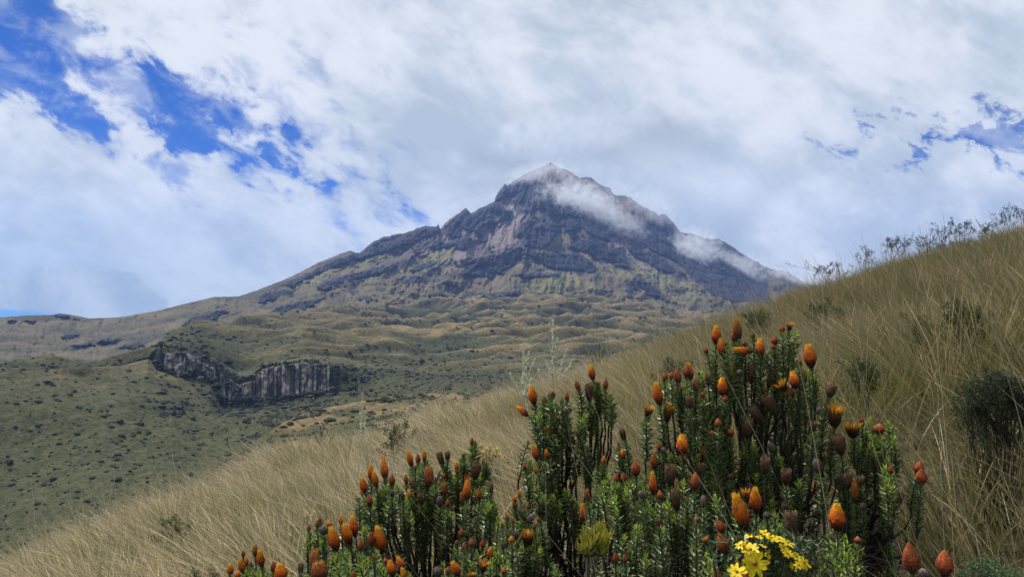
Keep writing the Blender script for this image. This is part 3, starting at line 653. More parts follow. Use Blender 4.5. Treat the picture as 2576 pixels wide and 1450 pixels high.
def grow_grass():
    rg = np.random.default_rng(21)
    # tussock centres on a jittered lattice, thinner with distance
    xs, ys = np.meshgrid(np.arange(-20, 22, 0.26), np.arange(-1.5, 20, 0.26))
    cx = (xs + rg.uniform(-.12, .12, xs.shape)).ravel(); cy = (ys + rg.uniform(-.12, .12, xs.shape)).ravel()
    r = np.hypot(cx, cy); az = np.arctan2(cx, cy); lim = np.interp(az, near_line[:, 0], near_line[:, 2]) + 3.0
    ok = (r < lim) & (r > 0.9) & (np.abs(az) < math.radians(48)) | ((r > 0.9) & (r < 5.5) & (cy > -1.2))
    cx, cy, r, az = cx[ok], cy[ok], r[ok], az[ok]
    dens = np.clip(150 * (3.0 / np.maximum(r, 2.5)) ** 0.45, 60, 170) * np.where(np.abs(az) > 0.70, .5, 1) * np.where(r < 2.0, 0.7, 1)
    gap_n = fbm(cx / 1.1, cy / 1.1, 3); dens *= 0.50 + 0.95 * sstep(gap_n, -0.30, 0.15)
    cnt = rg.poisson(dens); idx = np.repeat(np.arange(len(cx)), cnt); n = len(idx)
    cr = (rg.uniform(.05, .14, len(cx)) + .12 * (rg.random(len(cx)) < .25))[idx]; a = rg.uniform(0, 2 * math.pi, n); q = np.sqrt(rg.random(n)) * cr * 1.2
    x = cx[idx] + np.cos(a) * q; y = cy[idx] + np.sin(a) * q
    keep = np.ones(n, bool)
    for fx, fy, fr in SHRUB_FOOT: keep &= (np.hypot(x - fx, y - fy) > fr * rg.uniform(.5, 1.0, n))
    x, y, idx, a, q, cr = x[keep], y[keep], idx[keep], a[keep], q[keep], cr[keep]; n = len(x)
    z = ground(x, y) - 0.02; rr_ = np.hypot(x, y); azb = np.arctan2(x, y)
    size = (0.75 + 0.5 * fbm(cx / 0.9 + 4, cy / 0.9, 2) + rg.uniform(-.12, .12, len(cx)))[idx]
    L = np.clip(size, .45, 1.2) * rg.uniform(.30, .72, n) * np.where(rr_ < 3, .8, 1)
    # wind: the blades lie over to the left, less so on the right and near the foot of the frame
    wdir = (fbm(cx / 2.2, cy / 2.2, 3) * 1.9 + rg.normal(0, .30, len(cx)))[idx]
    wamt = np.interp(azb, [-.6, -.1, .15, .45, .7], [0.55, .62, .58, .34, .18]) * rg.uniform(.4, 1.5, n) * rg.uniform(.6, 1.3, len(cx))[idx]
    out = q / (cr * 1.2) * rg.uniform(.3, 1.1, n)
    lx = -wamt * np.cos(wdir) + np.cos(a) * out * .7 + rg.normal(0, .12, n); ly = -wamt * np.sin(wdir) * .6 + np.sin(a) * out * .7 + rg.normal(0, .12, n)
    stray = rg.random(n) < .12; lx = np.where(stray, lx + rg.normal(0, .7, n), lx)
    lean = np.stack([lx * .75, ly * .75, np.ones(n)], -1); lean /= np.linalg.norm(lean, axis=1)[:, None]
    droop = np.stack([lx * .45, ly * .45, -0.22 * rg.uniform(.2, 1.6, n)], -1)
    w = np.maximum(rg.uniform(.0018, .0042, n), 0.00055 * rr_)
    # colour: olive at the foot, straw towards the tips; paler on the left, browner up the slope
    ctype = rg.random(len(cx))[idx]; u = np.where(rg.random(n) < .45, ctype, rg.random(n)); m_ = fbm(cx / 1.6 + 7, cy / 1.6, 3)[idx]; side = sstep(azb, -0.05, 0.38); far_ = sstep(rr_, 4, 12)
    straw = np.array([.60, .465, .255]); pale = np.array([.70, .565, .41]); brown = np.array([.34, .235, .145]); olive = np.array([.20, .195, .060]); green = np.array([.11, .155, .035])
    pg = np.clip(.20 + .35 * sstep(m_, 0.0, .4) + .25 * side, 0, 1); pb = np.clip(.05 + .42 * side * (0.4 + .6 * far_), 0, 1); pp = np.clip(.38 * (1 - side) * (0.4 + 0.6 * far_), 0, 1)
    c1 = np.where((u < pg)[:, None], olive, np.where((u < pg + pb)[:, None], brown, np.where((u < pg + pb + pp)[:, None], pale, straw)))
    c1 = np.where((rg.random(n) < .05 + .22 * (rg.random(len(cx))[idx] < .12))[:, None], green, c1)
    c1 = c1 * np.clip(rg.lognormal(-.12, .32, n), .35, 1.5)[:, None] * rg.uniform(.8, 1.2, len(cx))[idx][:, None] * (1.10 - .16 * side)[:, None] * (1 + .18 * fbm(x / .8, y / .8, 2))[:, None]
    c0 = (olive * .5 + green * .3)[None] * rg.uniform(.5, 1.3, n)[:, None] * .6 + c1 * .14
    root = np.stack([x, y, z], -1)
    near = rr_ < 4.5
    me1 = blades("grass", root[near], L[near], lean[near], w[near], c0[near], c1[near], 5, droop[near], rg=rg)
    o2 = blades("grass", root[~near], L[~near], lean[~near], w[~near], c0[~near], c1[~near], 3, droop[~near], rg=rg)
    for o in (me1, o2): tag(o, kind='stuff')
    # thin seed stalks standing above the tussocks
    n = 1500; az_ = rg.uniform(-.72, .72, n); r_ = rg.uniform(1.4, 15, n) ** 1.0; lim = np.interp(az_, near_line[:, 0], near_line[:, 2]); r_ = np.minimum(r_, lim + .5)
    x = np.sin(az_) * r_; y = np.cos(az_) * r_; z = ground(x, y)
    lx = -rg.uniform(-.1, .55, n); lean = np.stack([lx, rg.normal(0, .15, n), np.ones(n)], -1); lean /= np.linalg.norm(lean, axis=1)[:, None]
    droop = np.stack([lx * .3, 0 * lx, -.05 - 0 * lx], -1)
    c = np.array([.55, .45, .28])[None] * rg.uniform(.35, 1.15, n)[:, None]
    o = blades("seed_stalks", np.stack([x, y, z], -1), rg.uniform(.55, 1.0, n), lean, np.maximum(.0020, .00050 * r_), c * .5, c, 5, droop, rg=rg); tag(o, kind='stuff')
    print("blades", len(root), near.sum())
# ------------------------------------------------------------------ materials of the plants
def tint_mat(name, rough=0.5, spec=0.5, trans=0.0, bumps=None, sheen=0.0):
    m, t, b = new_mat(name)
    col = ATTR(t, 'tint')
    nn = NZ(t, N(t, 'ShaderNodeTexCoord').outputs['Object'], 180, 3, 0.6)
    c = MIXC(t, SS(t, nn, 0.35, 0.7), MIXC(t, 0.45, col, C4((0.004, 0.004, 0.003))), col)
    t.links.new(c, b.inputs['Base Color']); b.inputs['Roughness'].default_value = rough; b.inputs['Specular IOR Level'].default_value = spec
    if sheen: b.inputs['Sheen Weight'].default_value = sheen; b.inputs['Sheen Tint'].default_value = (1, .85, .75, 1)
    if trans:
        tr = N(t, 'ShaderNodeBsdfTranslucent'); t.links.new(c, tr.inputs[0]); mx = N(t, 'ShaderNodeMixShader'); mx.inputs[0].default_value = trans
        o = [n for n in t.nodes if n.type == 'OUTPUT_MATERIAL'][0]; t.links.new(b.outputs[0], mx.inputs[1]); t.links.new(tr.outputs[0], mx.inputs[2]); t.links.new(mx.outputs[0], o.inputs[0])
    return m
LEAF = tint_mat("stiff_leaf", 0.42, 0.45, 0.15); WOOD = tint_mat("bark", 0.9, 0.15); BRACT = tint_mat("bract", 0.6, 0.25, 0.22, sheen=0.08); PETAL = tint_mat("petal", 0.55, 0.2, 0.3); SOFT = tint_mat("soft_leaf", 0.75, 0.2, 0.2)

class MB:
    """gathers vertices, faces and colours of one mesh"""
    def __init__(s): s.v = []; s.f3 = []; s.f4 = []; s.c = []; s.n = 0
    def add(s, v, c, f3=None, f4=None):
        v = np.asarray(v, float); s.v.append(v); s.c.append(np.broadcast_to(np.asarray(c, float), v.shape).copy())
        if f3 is not None and len(f3): s.f3.append(np.asarray(f3) + s.n)
        if f4 is not None and len(f4): s.f4.append(np.asarray(f4) + s.n)
        s.n += len(v)
    def build(s, name, mat, parent=None, smooth=False, origin=(0, 0, 0), link=True):
        fs = []
        if s.f4: fs.append(np.concatenate(s.f4))
        if s.f3: fs.append(np.concatenate(s.f3))
        return mesh_np(name, np.concatenate(s.v) - np.array(origin), fs, mat, parent, smooth, {'tint': np.concatenate(s.c)}, link)
def frame(d):
    d = d / np.linalg.norm(d); u = np.cross(d, [0.13, 0.31, 0.94] if abs(d[2]) < .9 else [1, 0.2, 0]); u /= np.linalg.norm(u); return u, np.cross(d, u), d
def tube(mb, pts, rad, col, sides=6, jitter=0.0, rg=rng):
    pts = np.asarray(pts, float); n = len(pts); V_ = []
    for i in range(n):
        d = pts[min(i + 1, n - 1)] - pts[max(i - 1, 0)]; u, v, _ = frame(d + 1e-9)
        a = np.arange(sides) / sides * 2 * math.pi; r = rad[i] * (1 + jitter * rg.normal(0, 1, sides))
        V_.append(pts[i] + (np.cos(a) * r)[:, None] * u + (np.sin(a) * r)[:, None] * v)
    i = np.arange(n - 1)[:, None] * sides; j = np.arange(sides)[None]; k = (j + 1) % sides
    f = np.stack([(i + j), (i + k), (i + sides + k), (i + sides + j)], -1).reshape(-1, 4)
    c = np.asarray(col, float)
    if c.ndim == 1: c = np.tile(c, (n * sides, 1)) * rg.uniform(.7, 1.3, (n * sides, 1))
    mb.add(np.concatenate(V_), c, f4=f)
def bez(a, b, c, d, n):
    t = np.linspace(0, 1, n)[:, None]; return (1 - t) ** 3 * a + 3 * (1 - t) ** 2 * t * b + 3 * (1 - t) * t * t * c + t ** 3 * d
def leaves(mb, pos, axis, out, length, width, col, tipcol=None, fold=0.25, curl=0.15):
    """pos (n,3), axis (n,3) direction of leaf, out (n,3) its upper normal; kite shaped pointed leaves with a keel"""
    n = len(pos); side = np.cross(axis, out); side /= np.linalg.norm(side, axis=1)[:, None] + 1e-9
    L = np.asarray(length)[:, None] * np.ones((n, 1)); w = np.asarray(width)[:, None] * np.ones((n, 1))
    m_ = pos + axis * L * .42 - out * L * .02
    l_ = pos + axis * L * .38 + side * w * .5 + out * w * fold; r_ = pos + axis * L * .38 - side * w * .5 + out * w * fold
    tip = pos + axis * L + out * L * curl
    V_ = np.stack([pos, l_, m_, r_, tip], 1).reshape(-1, 3)
    f = (np.arange(n) * 5)[:, None, None] + np.array([[0, 1, 2], [0, 2, 3], [1, 4, 2], [2, 4, 3]])[None]
    col = np.broadcast_to(col, (n, 3)); tc = col if tipcol is None else np.broadcast_to(tipcol, (n, 3))
    C_ = np.stack([col * .7, col * 1.1, col * .8, col * 1.1, tc], 1).reshape(-1, 3)
    mb.add(V_, C_, f3=f.reshape(-1, 3))
DARKG = np.array([.070, .125, .042]); MIDG = np.array([.19, .275, .085]); LIMEG = np.array([.40, .56, .07])
def leafy(mb, path, ll, rg, lime=0.5, dry=0.0, row=0.0052, spread=1.0):
    """path runs from the foot of the leafy part to its tip"""
    seg = np.linalg.norm(np.diff(path, axis=0), axis=1); s = np.concatenate([[0], np.cumsum(seg)]); T_ = s[-1]
    n = max(int(T_ / row * 3.9), 12); u = np.sort(rg.random(n) * .15 / n * n + np.arange(n)) / n; u = np.clip(u, 0, 1)
    p = np.stack([np.interp(u * T_, s, path[:, k]) for k in range(3)], -1)
    d = np.stack([np.interp(np.clip(u + .02, 0, 1) * T_, s, path[:, k]) - np.interp(np.clip(u - .02, 0, 1) * T_, s, path[:, k]) for k in range(3)], -1)
    d /= np.linalg.norm(d, axis=1)[:, None] + 1e-9
    ref = np.array([.2, .9, .1]); a1 = np.cross(d, ref); a1 /= np.linalg.norm(a1, axis=1)[:, None]; a2 = np.cross(d, a1)
    phi = np.arange(n) * 2.39996 + rg.normal(0, .2, n); rad_ = np.cos(phi)[:, None] * a1 + np.sin(phi)[:, None] * a2
    top = np.clip((u - (1 - .022 / max(T_, .03))) / (.022 / max(T_, .03)), 0, 1)     # last 3 cm close up
    el = (0.84 + rg.normal(0, .13, n)) * spread * (1 - top * .75); el = np.clip(el - .12 * (u < .2), .1, 1.3) if dry == 0 else np.clip(el + rg.uniform(0, .6, n), .1, 2.2)
    ax = d * np.cos(el * 1.35)[:, None] + rad_ * np.sin(el * 1.35)[:, None]; outn = d * np.sin(el * 1.35)[:, None] - rad_ * np.cos(el * 1.35)[:, None]
    L = ll * rg.uniform(.75, 1.12, n) * (1 - .35 * top) * np.clip(.55 + u * 3, 0, 1)
    g = rg.random(n)[:, None]; col = DARKG * (1 - g) + MIDG * g
    young = np.clip((u - (.78 if lime < .9 else .66)) / .22, 0, 1)[:, None] * min(lime, 1); col = col * (1 - young) + LIMEG * young * rg.uniform(.7, 1.1, (n, 1))
    if dry: col = np.where(rg.random((n, 1)) < dry, np.array([.16, .115, .07]) * rg.uniform(.4, 1.2, (n, 1)), col * .8)
    tipc = np.where(rg.random((n, 1)) < .4, np.array([[.30, .26, .13]]), col * 1.6)
    leaves(mb, p + rad_ * .0015, ax, outn, L, L * rg.uniform(.30, .42, n), col * rg.uniform(.65, 1.35, (n, 1)), tipc, .28, .10)

# ---- flower heads, unit length along z and unit width, each in a few variants
def head_mesh(kind, seed):
    rg = np.random.default_rng(seed * 13 + 5); mb = MB(); fl = None
    prof = {'b': ([0, .10, .36, .60, .80, .94, 1.0], [.13, .27, .48, .43, .29, .18, .06]), 'u': ([0, .10, .38, .62, .82, 1.0], [.15, .30, .50, .39, .20, .02]),
            'c': ([0, .12, .40, .70, .95, 1.0], [.20, .36, .48, .43, .32, .20]), 'o': ([0, .1, .3, .5, .62], [.14, .24, .32, .36, .30]), 'd': ([0, .1, .35, .7, .95], [.15, .28, .42, .46, .40]), 'g': ([0, .15, .5, .8, 1.0], [.25, .45, .50, .38, .08])}[kind]
    R_ = lambda t: np.interp(t, prof[0], prof[1]); tm = prof[0][-1]
    ramps = {'b': ([0, .16, .30, .50, .74, 1], [(.016, .008, .008), (.07, .018, .010), (.42, .070, .012), (.90, .19, .012), (1.0, .38, .014), (1.0, .66, .05)]),
             'c': ([0, .2, .45, .8, 1], [(.03, .014, .010), (.12, .035, .012), (.38, .11, .018), (.55, .19, .03), (.70, .33, .06)]),
             'u': ([0, .2, .5, 1], [(.030, .013, .009), (.16, .036, .014), (.52, .10, .022), (.72, .20, .045)]),
             'o': ([0, .4, 1], [(.018, .012, .010), (.05, .022, .012), (.30, .11, .02)]), 'd': ([0, .5, 1], [(.040, .024, .014), (.16, .085, .040), (.36, .22, .11)]),
             'g': ([0, .5, 1], [(.05, .032, .025), (.15, .10, .075), (.30, .22, .17)])}[kind]
    def col(t): return np.stack([np.interp(t / (1 if kind != 'o' else .62), ramps[0], [c[k] for c in ramps[1]]) for k in range(3)], -1)
    # core
    ts = np.linspace(0, tm, 10); a = np.arange(10) / 10 * 2 * math.pi
    V_ = np.stack([np.outer(R_(ts) * .9, np.cos(a)), np.outer(R_(ts) * .9, np.sin(a)), np.repeat(ts[:, None], 10, 1)], -1).reshape(-1, 3)
    i = np.arange(9)[:, None] * 10; j = np.arange(10)[None]; k = (j + 1) % 10
    mb.add(V_, np.repeat(col(ts) * .55, 10, 0), f4=np.stack([i + j, i + k, i + 10 + k, i + 10 + j], -1).reshape(-1, 4))
    # overlapping pointed scales
    rows = {'b': 10, 'u': 8, 'c': 10, 'o': 7, 'd': 8, 'g': 7}[kind]; per = {'b': 9, 'u': 8, 'c': 10, 'o': 10, 'd': 9, 'g': 8}[kind]
    k = np.arange(rows * per); t = (k // per) / rows * tm * .88 + rg.normal(0, .008, len(k)); t = np.clip(t, 0, 1); phi = (k % per) / per * 2 * math.pi + (k // per) * 2.4 + rg.normal(0, .06, len(k))
    rad_ = np.stack([np.cos(phi), np.sin(phi), 0 * phi], -1); r = R_(t); dr = (R_(np.minimum(t + .12, tm)) - r) / .12
    tang = np.stack([rad_[:, 0] * dr * .9, rad_[:, 1] * dr * .9, np.ones(len(k))], -1); ln = np.linalg.norm(tang, axis=1)[:, None]; tang /= ln; nrm = rad_ - tang * (rad_ * tang).sum(1)[:, None]; nrm /= np.linalg.norm(nrm, axis=1)[:, None]
    flare = {'b': .13, 'u': .16, 'c': .18, 'o': .2, 'd': .22, 'g': .2}[kind]
    L = ({'b': .24, 'u': .25, 'c': .22, 'o': .22, 'd': .28, 'g': .3}[kind]) * rg.uniform(.85, 1.15, len(k)); w = 2 * math.pi * np.maximum(r, .12) / per * 1.35
    cc = col(t + .06) * rg.uniform(.6, 1.2, (len(k), 1)); pale = {'b': cc * 1.5 + np.array([.05, .02, .0]), 'c': cc * 1.4 + .03, 'u': cc * .7 + np.array([.34, .16, .085]) * .6, 'g': cc * .4 + np.array([.34, .28, .25]) * .8, 'o': cc * 1.2, 'd': cc * 1.3 + .03}[kind]
    leaves(mb, np.stack([rad_[:, 0] * r * .93, rad_[:, 1] * r * .93, t], -1), tang, nrm, L, w, cc, pale, .02, flare)
    def rays(m, n, t0, r0, ln, spread, c0, c1, wd, droopy=0.0):
        phi = rg.uniform(0, 2 * math.pi, n); rad_ = np.stack([np.cos(phi), np.sin(phi), 0 * phi], -1); q = np.sqrt(rg.random(n)) * r0; sp = spread * (.25 + q / r0) * rg.uniform(.7, 1.3, n)
        p0 = rad_ * q[:, None] + np.array([0, 0, t0]); up = np.array([0, 0, 1.0]); LL = ln * rg.uniform(.7, 1.1, n); d = up + rad_ * sp[:, None]; d /= np.linalg.norm(d, axis=1)[:, None]
        p1 = p0 + d * (LL * .5)[:, None]; p2 = p0 + d * LL[:, None] + rad_ * (LL * sp * .35)[:, None] - up * (LL * droopy * rg.random(n))[:, None]
        s = np.cross(d, rad_ + [.01, .02, 0]); s = s / (np.linalg.norm(s, axis=1)[:, None] + 1e-9) * wd
        V_ = np.stack([p0 - s * .5, p0 + s * .5, p1 - s * .5, p1 + s * .5, p2], 1).reshape(-1, 3); b = (np.arange(n) * 5)[:, None]
        vr = rg.uniform(.7, 1.2, (n, 1)); C_ = np.stack([c0 * vr, c0 * vr, (c0 + c1) / 2 * vr, (c0 + c1) / 2 * vr, c1 * vr], 1).reshape(-1, 3)
        m.add(V_, C_, f4=b + np.array([[0, 1, 3, 2]]), f3=b + np.array([[2, 3, 4]]))
    A_ = np.array
    if kind == 'b': fl = MB(); rays(fl, 60, .80, .26, .24, .10, A_([.95, .42, .02]), A_([1.0, .68, .08]), .045)
    if kind == 'c': fl = MB(); rays(fl, 60, .70, .36, .42, .14, A_([.40, .14, .02]), A_([.72, .36, .08]), .045)
    if kind == 'o': fl = MB(); rays(fl, 62, .40, .32, .58, .52, A_([.42, .13, .012]), A_([.95, .48, .05]), .055)
    if kind == 'd': fl = MB(); rays(fl, 46, .55, .38, .48, .28, A_([.09, .05, .028]), A_([.42, .29, .17]), .05)
    # woolly fringe
    nf = {'b': 90, 'u': 130, 'c': 90, 'o': 30, 'd': 80, 'g': 150}[kind]; t = rg.uniform(.02, .8 * tm, nf); phi = rg.uniform(0, 6.283, nf); r = R_(t)
    rad_ = np.stack([np.cos(phi), np.sin(phi), 0 * phi], -1); p0 = rad_ * r[:, None] + np.stack([0 * t, 0 * t, t], -1); dd = rad_ * .6 + np.array([0, 0, .9]) + rg.normal(0, .25, (nf, 3)); p1 = p0 + dd * rg.uniform(.05, .11, nf)[:, None]
    s = np.array([[.008, .004, 0]]) * np.ones((nf, 1)); V_ = np.stack([p0 - s, p0 + s, p1], 1).reshape(-1, 3)
    mb.add(V_, np.array([.50, .38, .30]) * (1 if kind != 'd' else .6), f3=np.arange(nf * 3).reshape(-1, 3))
    me = mb.build({'b': 'flower_head', 'u': 'flower_bud', 'c': 'flower_head', 'o': 'opened_flower', 'd': 'dry_head', 'g': 'woolly_bud'}[kind], BRACT, smooth=False, link=False)
    return me, (fl.build('florets', PETAL, link=False) if fl else None)
def red_tips(seed):
    rg = np.random.default_rng(seed); mb = MB(); n = 26; phi = rg.uniform(0, 6.283, n); q = np.sqrt(rg.random(n)) * .24
    p0 = np.stack([np.cos(phi) * q, np.sin(phi) * q, 0 * q + .82], -1); p1 = p0 + np.stack([np.cos(phi) * q * .5, np.sin(phi) * q * .5, rg.uniform(.30, .48, n)], -1); s = np.array([[.022, .006, 0]]) * np.ones((n, 1))
    V_ = np.stack([p0 - s, p0 + s, p1 + s * .5, p1 - s * .5], 1).reshape(-1, 3); mb.add(V_, np.tile(np.array([[.95, .42, .02], [.95, .42, .02], [.85, .08, .02], [.85, .08, .02]]), (n, 1)), f4=np.arange(n * 4).reshape(-1, 4))
    return mb.build('stamens', PETAL, link=False)
HEADS = {k: [head_mesh(k, s) for s in range(n)] for k, n in (('b', 4), ('u', 4), ('c', 2), ('o', 3), ('d', 3), ('g', 2))}
STAMENS = red_tips(3)
PN = {'b': 'flower_head', 'e': 'flower_head', 'u': 'flower_bud', 's': 'flower_bud', 'c': 'flower_head', 'o': 'opened_flower', 'd': 'dry_head', 'g': 'woolly_bud'}
def place_head(root, kind, base, tip, width, rg):
    mk = {'e': 'b', 's': 'u'}.get(kind, kind); me, fl = HEADS[mk][rg.integers(len(HEADS[mk]))]
    o = bpy.data.objects.new(PN[kind], me); COL.objects.link(o); o.parent = root
    d = Vector(tip) - Vector(base); L = d.length; q = d.to_track_quat('Z', 'Y')
    o.rotation_mode = 'QUATERNION'; o.rotation_quaternion = q @ Matrix.Rotation(rg.uniform(0, 6.28), 3, 'Z').to_quaternion()
    o.location = Vector(base) - root.location; o.scale = (width, width, L)
    if fl:
        f = bpy.data.objects.new('florets', fl); COL.objects.link(f); f.parent = o
    if kind == 'e':
        f = bpy.data.objects.new('stamens', STAMENS); COL.objects.link(f); f.parent = o
    return o
def kmeans(P, k, rg):
    c = P[rg.choice(len(P), min(k, len(P)), replace=False)].copy()
    for _ in range(12):
        a = np.argmin(((P[:, None] - c[None]) ** 2).sum(-1), 1)
        for j in range(len(c)):
            if (a == j).any(): c[j] = P[a == j].mean(0)
    return a, len(c)
WOODC = np.array([.050, .040, .034])
def gz(x, y): return float(ground(np.array([x]), np.array([y]))[0])
def shrub(label, D, foot, heads, greens, fill, seed, leafL=(0.075, 0.155), dz=0.16, lime_all=0.35, nfill=0, fdeep=(.03, .38), llk=0.0120, dry_fill=0.25):
    """foot: (X, extra distance) of the stem base. heads: (kind, tipX, tipY, baseX, baseY, width) on the survey; greens: (X, Y) of leafy tips; fill: polygon for the inner shoots"""
    rg = np.random.default_rng(seed)
    b = at(foot[0], 1200, D + foot[1]); bx, by = b.x, b.y; bz = gz(bx, by) - 0.02
    root = bpy.data.objects.new("flowering_shrub", None); COL.objects.link(root); root.location = (bx, by, bz); root.empty_display_size = .1
    tag(root, label, "flowering shrub", "flowering shrubs with orange heads")
    base = np.array([bx, by, bz]); org = base; SHRUB_FOOT.append((bx, by, 0.30))
    shoots = []     # (leafy path, has leaves)
    ys = [h[2] for h in heads] + [g_[1] for g_ in greens]; y0_, y1_ = min(ys), max(max(ys), min(ys) + 60)
    def dep(y): return D + dz * (0.9 - 1.8 * (y - y0_) / (y1_ - y0_)) + rg.uniform(-.03, .03)
    for (kd, tx, ty, sx, sy, w) in heads:
        dd = dep(ty) - .03; s = at(sx, sy, dd); t = at(tx, ty, dd + rg.uniform(-.006, .006)); wid = w / FD * dd * .98
        s = np.array(s); t = np.array(t); ax = t - s; L = np.linalg.norm(ax)
        if L < wid * .9: ax = ax / max(L, 1e-6); s = t - ax * wid * .95; L = wid * .95
        place_head(root, kd, s + 0 * ax, t, wid, rg)
        ax = ax / L; bare = kd in 'd' and rg.random() < .35
        shoots.append((s, ax, bare, dd, kd))
    for (gx, gy) in greens:
        dd = dep(gy) + .03; p = np.array(at(gx, gy, dd)); shoots.append((p, np.array([rg.normal(0, .2), rg.normal(0, .2), 1.0]), False, dd, 'n'))
    nin = MB(); bottoms = []; wood = MB(); dirs = []
    for (s, ax, bare, dd, kd) in shoots:
        LL = rg.uniform(*leafL) * (0.8 if kd == 'n' else 1); down = -ax * .65 + np.array([0, 0, -.55]) + (base - s) * .16; down /= np.linalg.norm(down)
        e = s + down * LL; path = bez(e, e - down * LL * .3 + rg.normal(0, .004, 3), s - ax * LL * .35, s, 9)
        bottoms.append(e); dirs.append(down)
        if bare: tube(wood, path, np.linspace(.0022, .0016, 9), WOODC, 5)
        else:
            mb = MB(); tube(mb, path, np.linspace(.0026, .0016, 9), WOODC * 1.2, 5)
            leafy(mb, path, llk * dd * rg.uniform(.85, 1.12), rg, lime=(1.0 if kd == 'n' else lime_all * rg.uniform(.2, 1.4)))
            mb.build("leafy_shoot", LEAF, root, origin=org)
    # inner shoots without heads
    if nfill:
        P_ = np.array(fill, float); x0, y0 = P_.min(0); x1, y1 = P_.max(0); k = 0; FB = []
        while k < nfill:
            X_, Y_ = rg.uniform(x0, x1), rg.uniform(y0, y1)
            if in_poly(np.array([X_]), np.array([Y_]), fill, .5)[0] < .5: continue
            k += 1; dd = D + rg.uniform(*fdeep); s = np.array(at(X_, Y_, dd)); ax = np.array([rg.normal(0, .22), rg.normal(0, .22), 1.0]); ax /= np.linalg.norm(ax)
            LL = rg.uniform(leafL[0] * .8, leafL[1]); down = -ax * .7 + np.array([0, 0, -.5]) + (base - s) * .2; down /= np.linalg.norm(down); e = s + down * LL
            path = bez(e, e - down * LL * .3, s - ax * LL * .35, s, 7); tube(nin, path, np.linspace(.0024, .0014, 7), WOODC, 4)
            if rg.random() < .20:
                kd = rg.choice(['s', 'u', 'b', 'g', 'u', 's', 'b', 'd']); w_ = {'s': .014, 'u': .020, 'd': .024, 'g': .017, 'b': .022}[kd] * rg.uniform(.8, 1.15) * (dd / 1.7) ** .3; place_head(root, kd, s, s + ax * w_ * {'s': 1.4, 'u': 1.8, 'd': 1.8, 'g': 1.3, 'b': 2.3}[kd], w_, rg)
            leafy(nin, path, llk * dd * rg.uniform(.8, 1.0), rg, lime=.6 * rg.random() ** 2, dry=dry_fill * rg.random(), row=.0068); bottoms.append(e); dirs.append(down)
        o = nin.build("inner_foliage", LEAF, root, origin=org); o['kind'] = 'stuff'
    # woody stems: shoots join into forks, forks into limbs, limbs into the foot
    Bt = np.array(bottoms); Dn = np.array(dirs)
    a1_, k1 = kmeans(Bt, max(len(Bt) // 4, 2), rg); F1 = []
    for j in range(k1):
        m_ = a1_ == j
        if not m_.any(): F1.append(None); continue
        mu = Bt[m_].mean(0); low = Bt[m_][:, 2].min(); F = mu * .72 + base * .28 + rg.normal(0, .012, 3); F[2] = min(F[2], low - .02); F[2] = max(F[2], base[2] + .12); F1.append(F)
        for e, dn in zip(Bt[m_], Dn[m_]):
            g_ = np.linalg.norm(e - F); pts = bez(F, F + np.array([0, 0, g_ * .45]) + (e - F) * .1 + rg.normal(0, .012, 3), e + dn * g_ * .4, e, 8); tube(wood, pts + rg.normal(0, .0015, pts.shape), np.linspace(.0038, .0026, 8), WOODC, 6, .12, rg)
    F1a = np.array([f for f in F1 if f is not None]); a2_, k2 = kmeans(F1a, max(len(F1a) // 4, 1), rg)
    for j in range(k2):
        m_ = a2_ == j
        if not m_.any(): continue
        mu = F1a[m_].mean(0); G = mu * .42 + base * .58 + rg.normal(0, .01, 3); G[2] = min(G[2], F1a[m_][:, 2].min() - .02); G[2] = max(G[2], base[2] + .05)
        for e in F1a[m_]:
            pts = bez(G, G + np.array([0, 0, .06]) + (e - G) * .1, e - np.array([0, 0, .06]) + rg.normal(0, .015, 3), e, 9); tube(wood, pts + rg.normal(0, .003, pts.shape), np.linspace(.0062, .0040, 9), WOODC, 7, .14, rg)
        pts = bez(base, base + np.array([0, 0, .05]), G - np.array([0, 0, .05]), G, 7); tube(wood, pts + rg.normal(0, .002, pts.shape), np.linspace(.0115, .0070, 7), WOODC, 8, .12, rg)
    # withered leaves that still hang on the old wood
    nb_ = 16 * len(F1a); e = F1a[rg.integers(len(F1a), size=nb_)]; q = rg.random((nb_, 1)); p = e * q + (Bt[rg.integers(len(Bt), size=nb_)] * .0 + e + np.array([0, 0, -.12])) * (1 - q) + rg.normal(0, .035, (nb_, 3))
    ax = rg.normal(0, 1, (nb_, 3)); ax[:, 2] -= .6; ax /= np.linalg.norm(ax, axis=1)[:, None]; on = np.cross(ax, rg.normal(0, 1, (nb_, 3))); on /= np.linalg.norm(on, axis=1)[:, None]
    dl = MB(); leaves(dl, p, ax, on, rg.uniform(.010, .022, nb_), rg.uniform(.004, .010, nb_), np.array([.12, .085, .065]) * rg.uniform(.3, 1.5, (nb_, 1)), None, .3, .2)
    o = dl.build("withered_leaves", WOOD, root, origin=org); o['kind'] = 'stuff'
    wood.build("woody_stems", WOOD, root, smooth=True, origin=org)
    return root
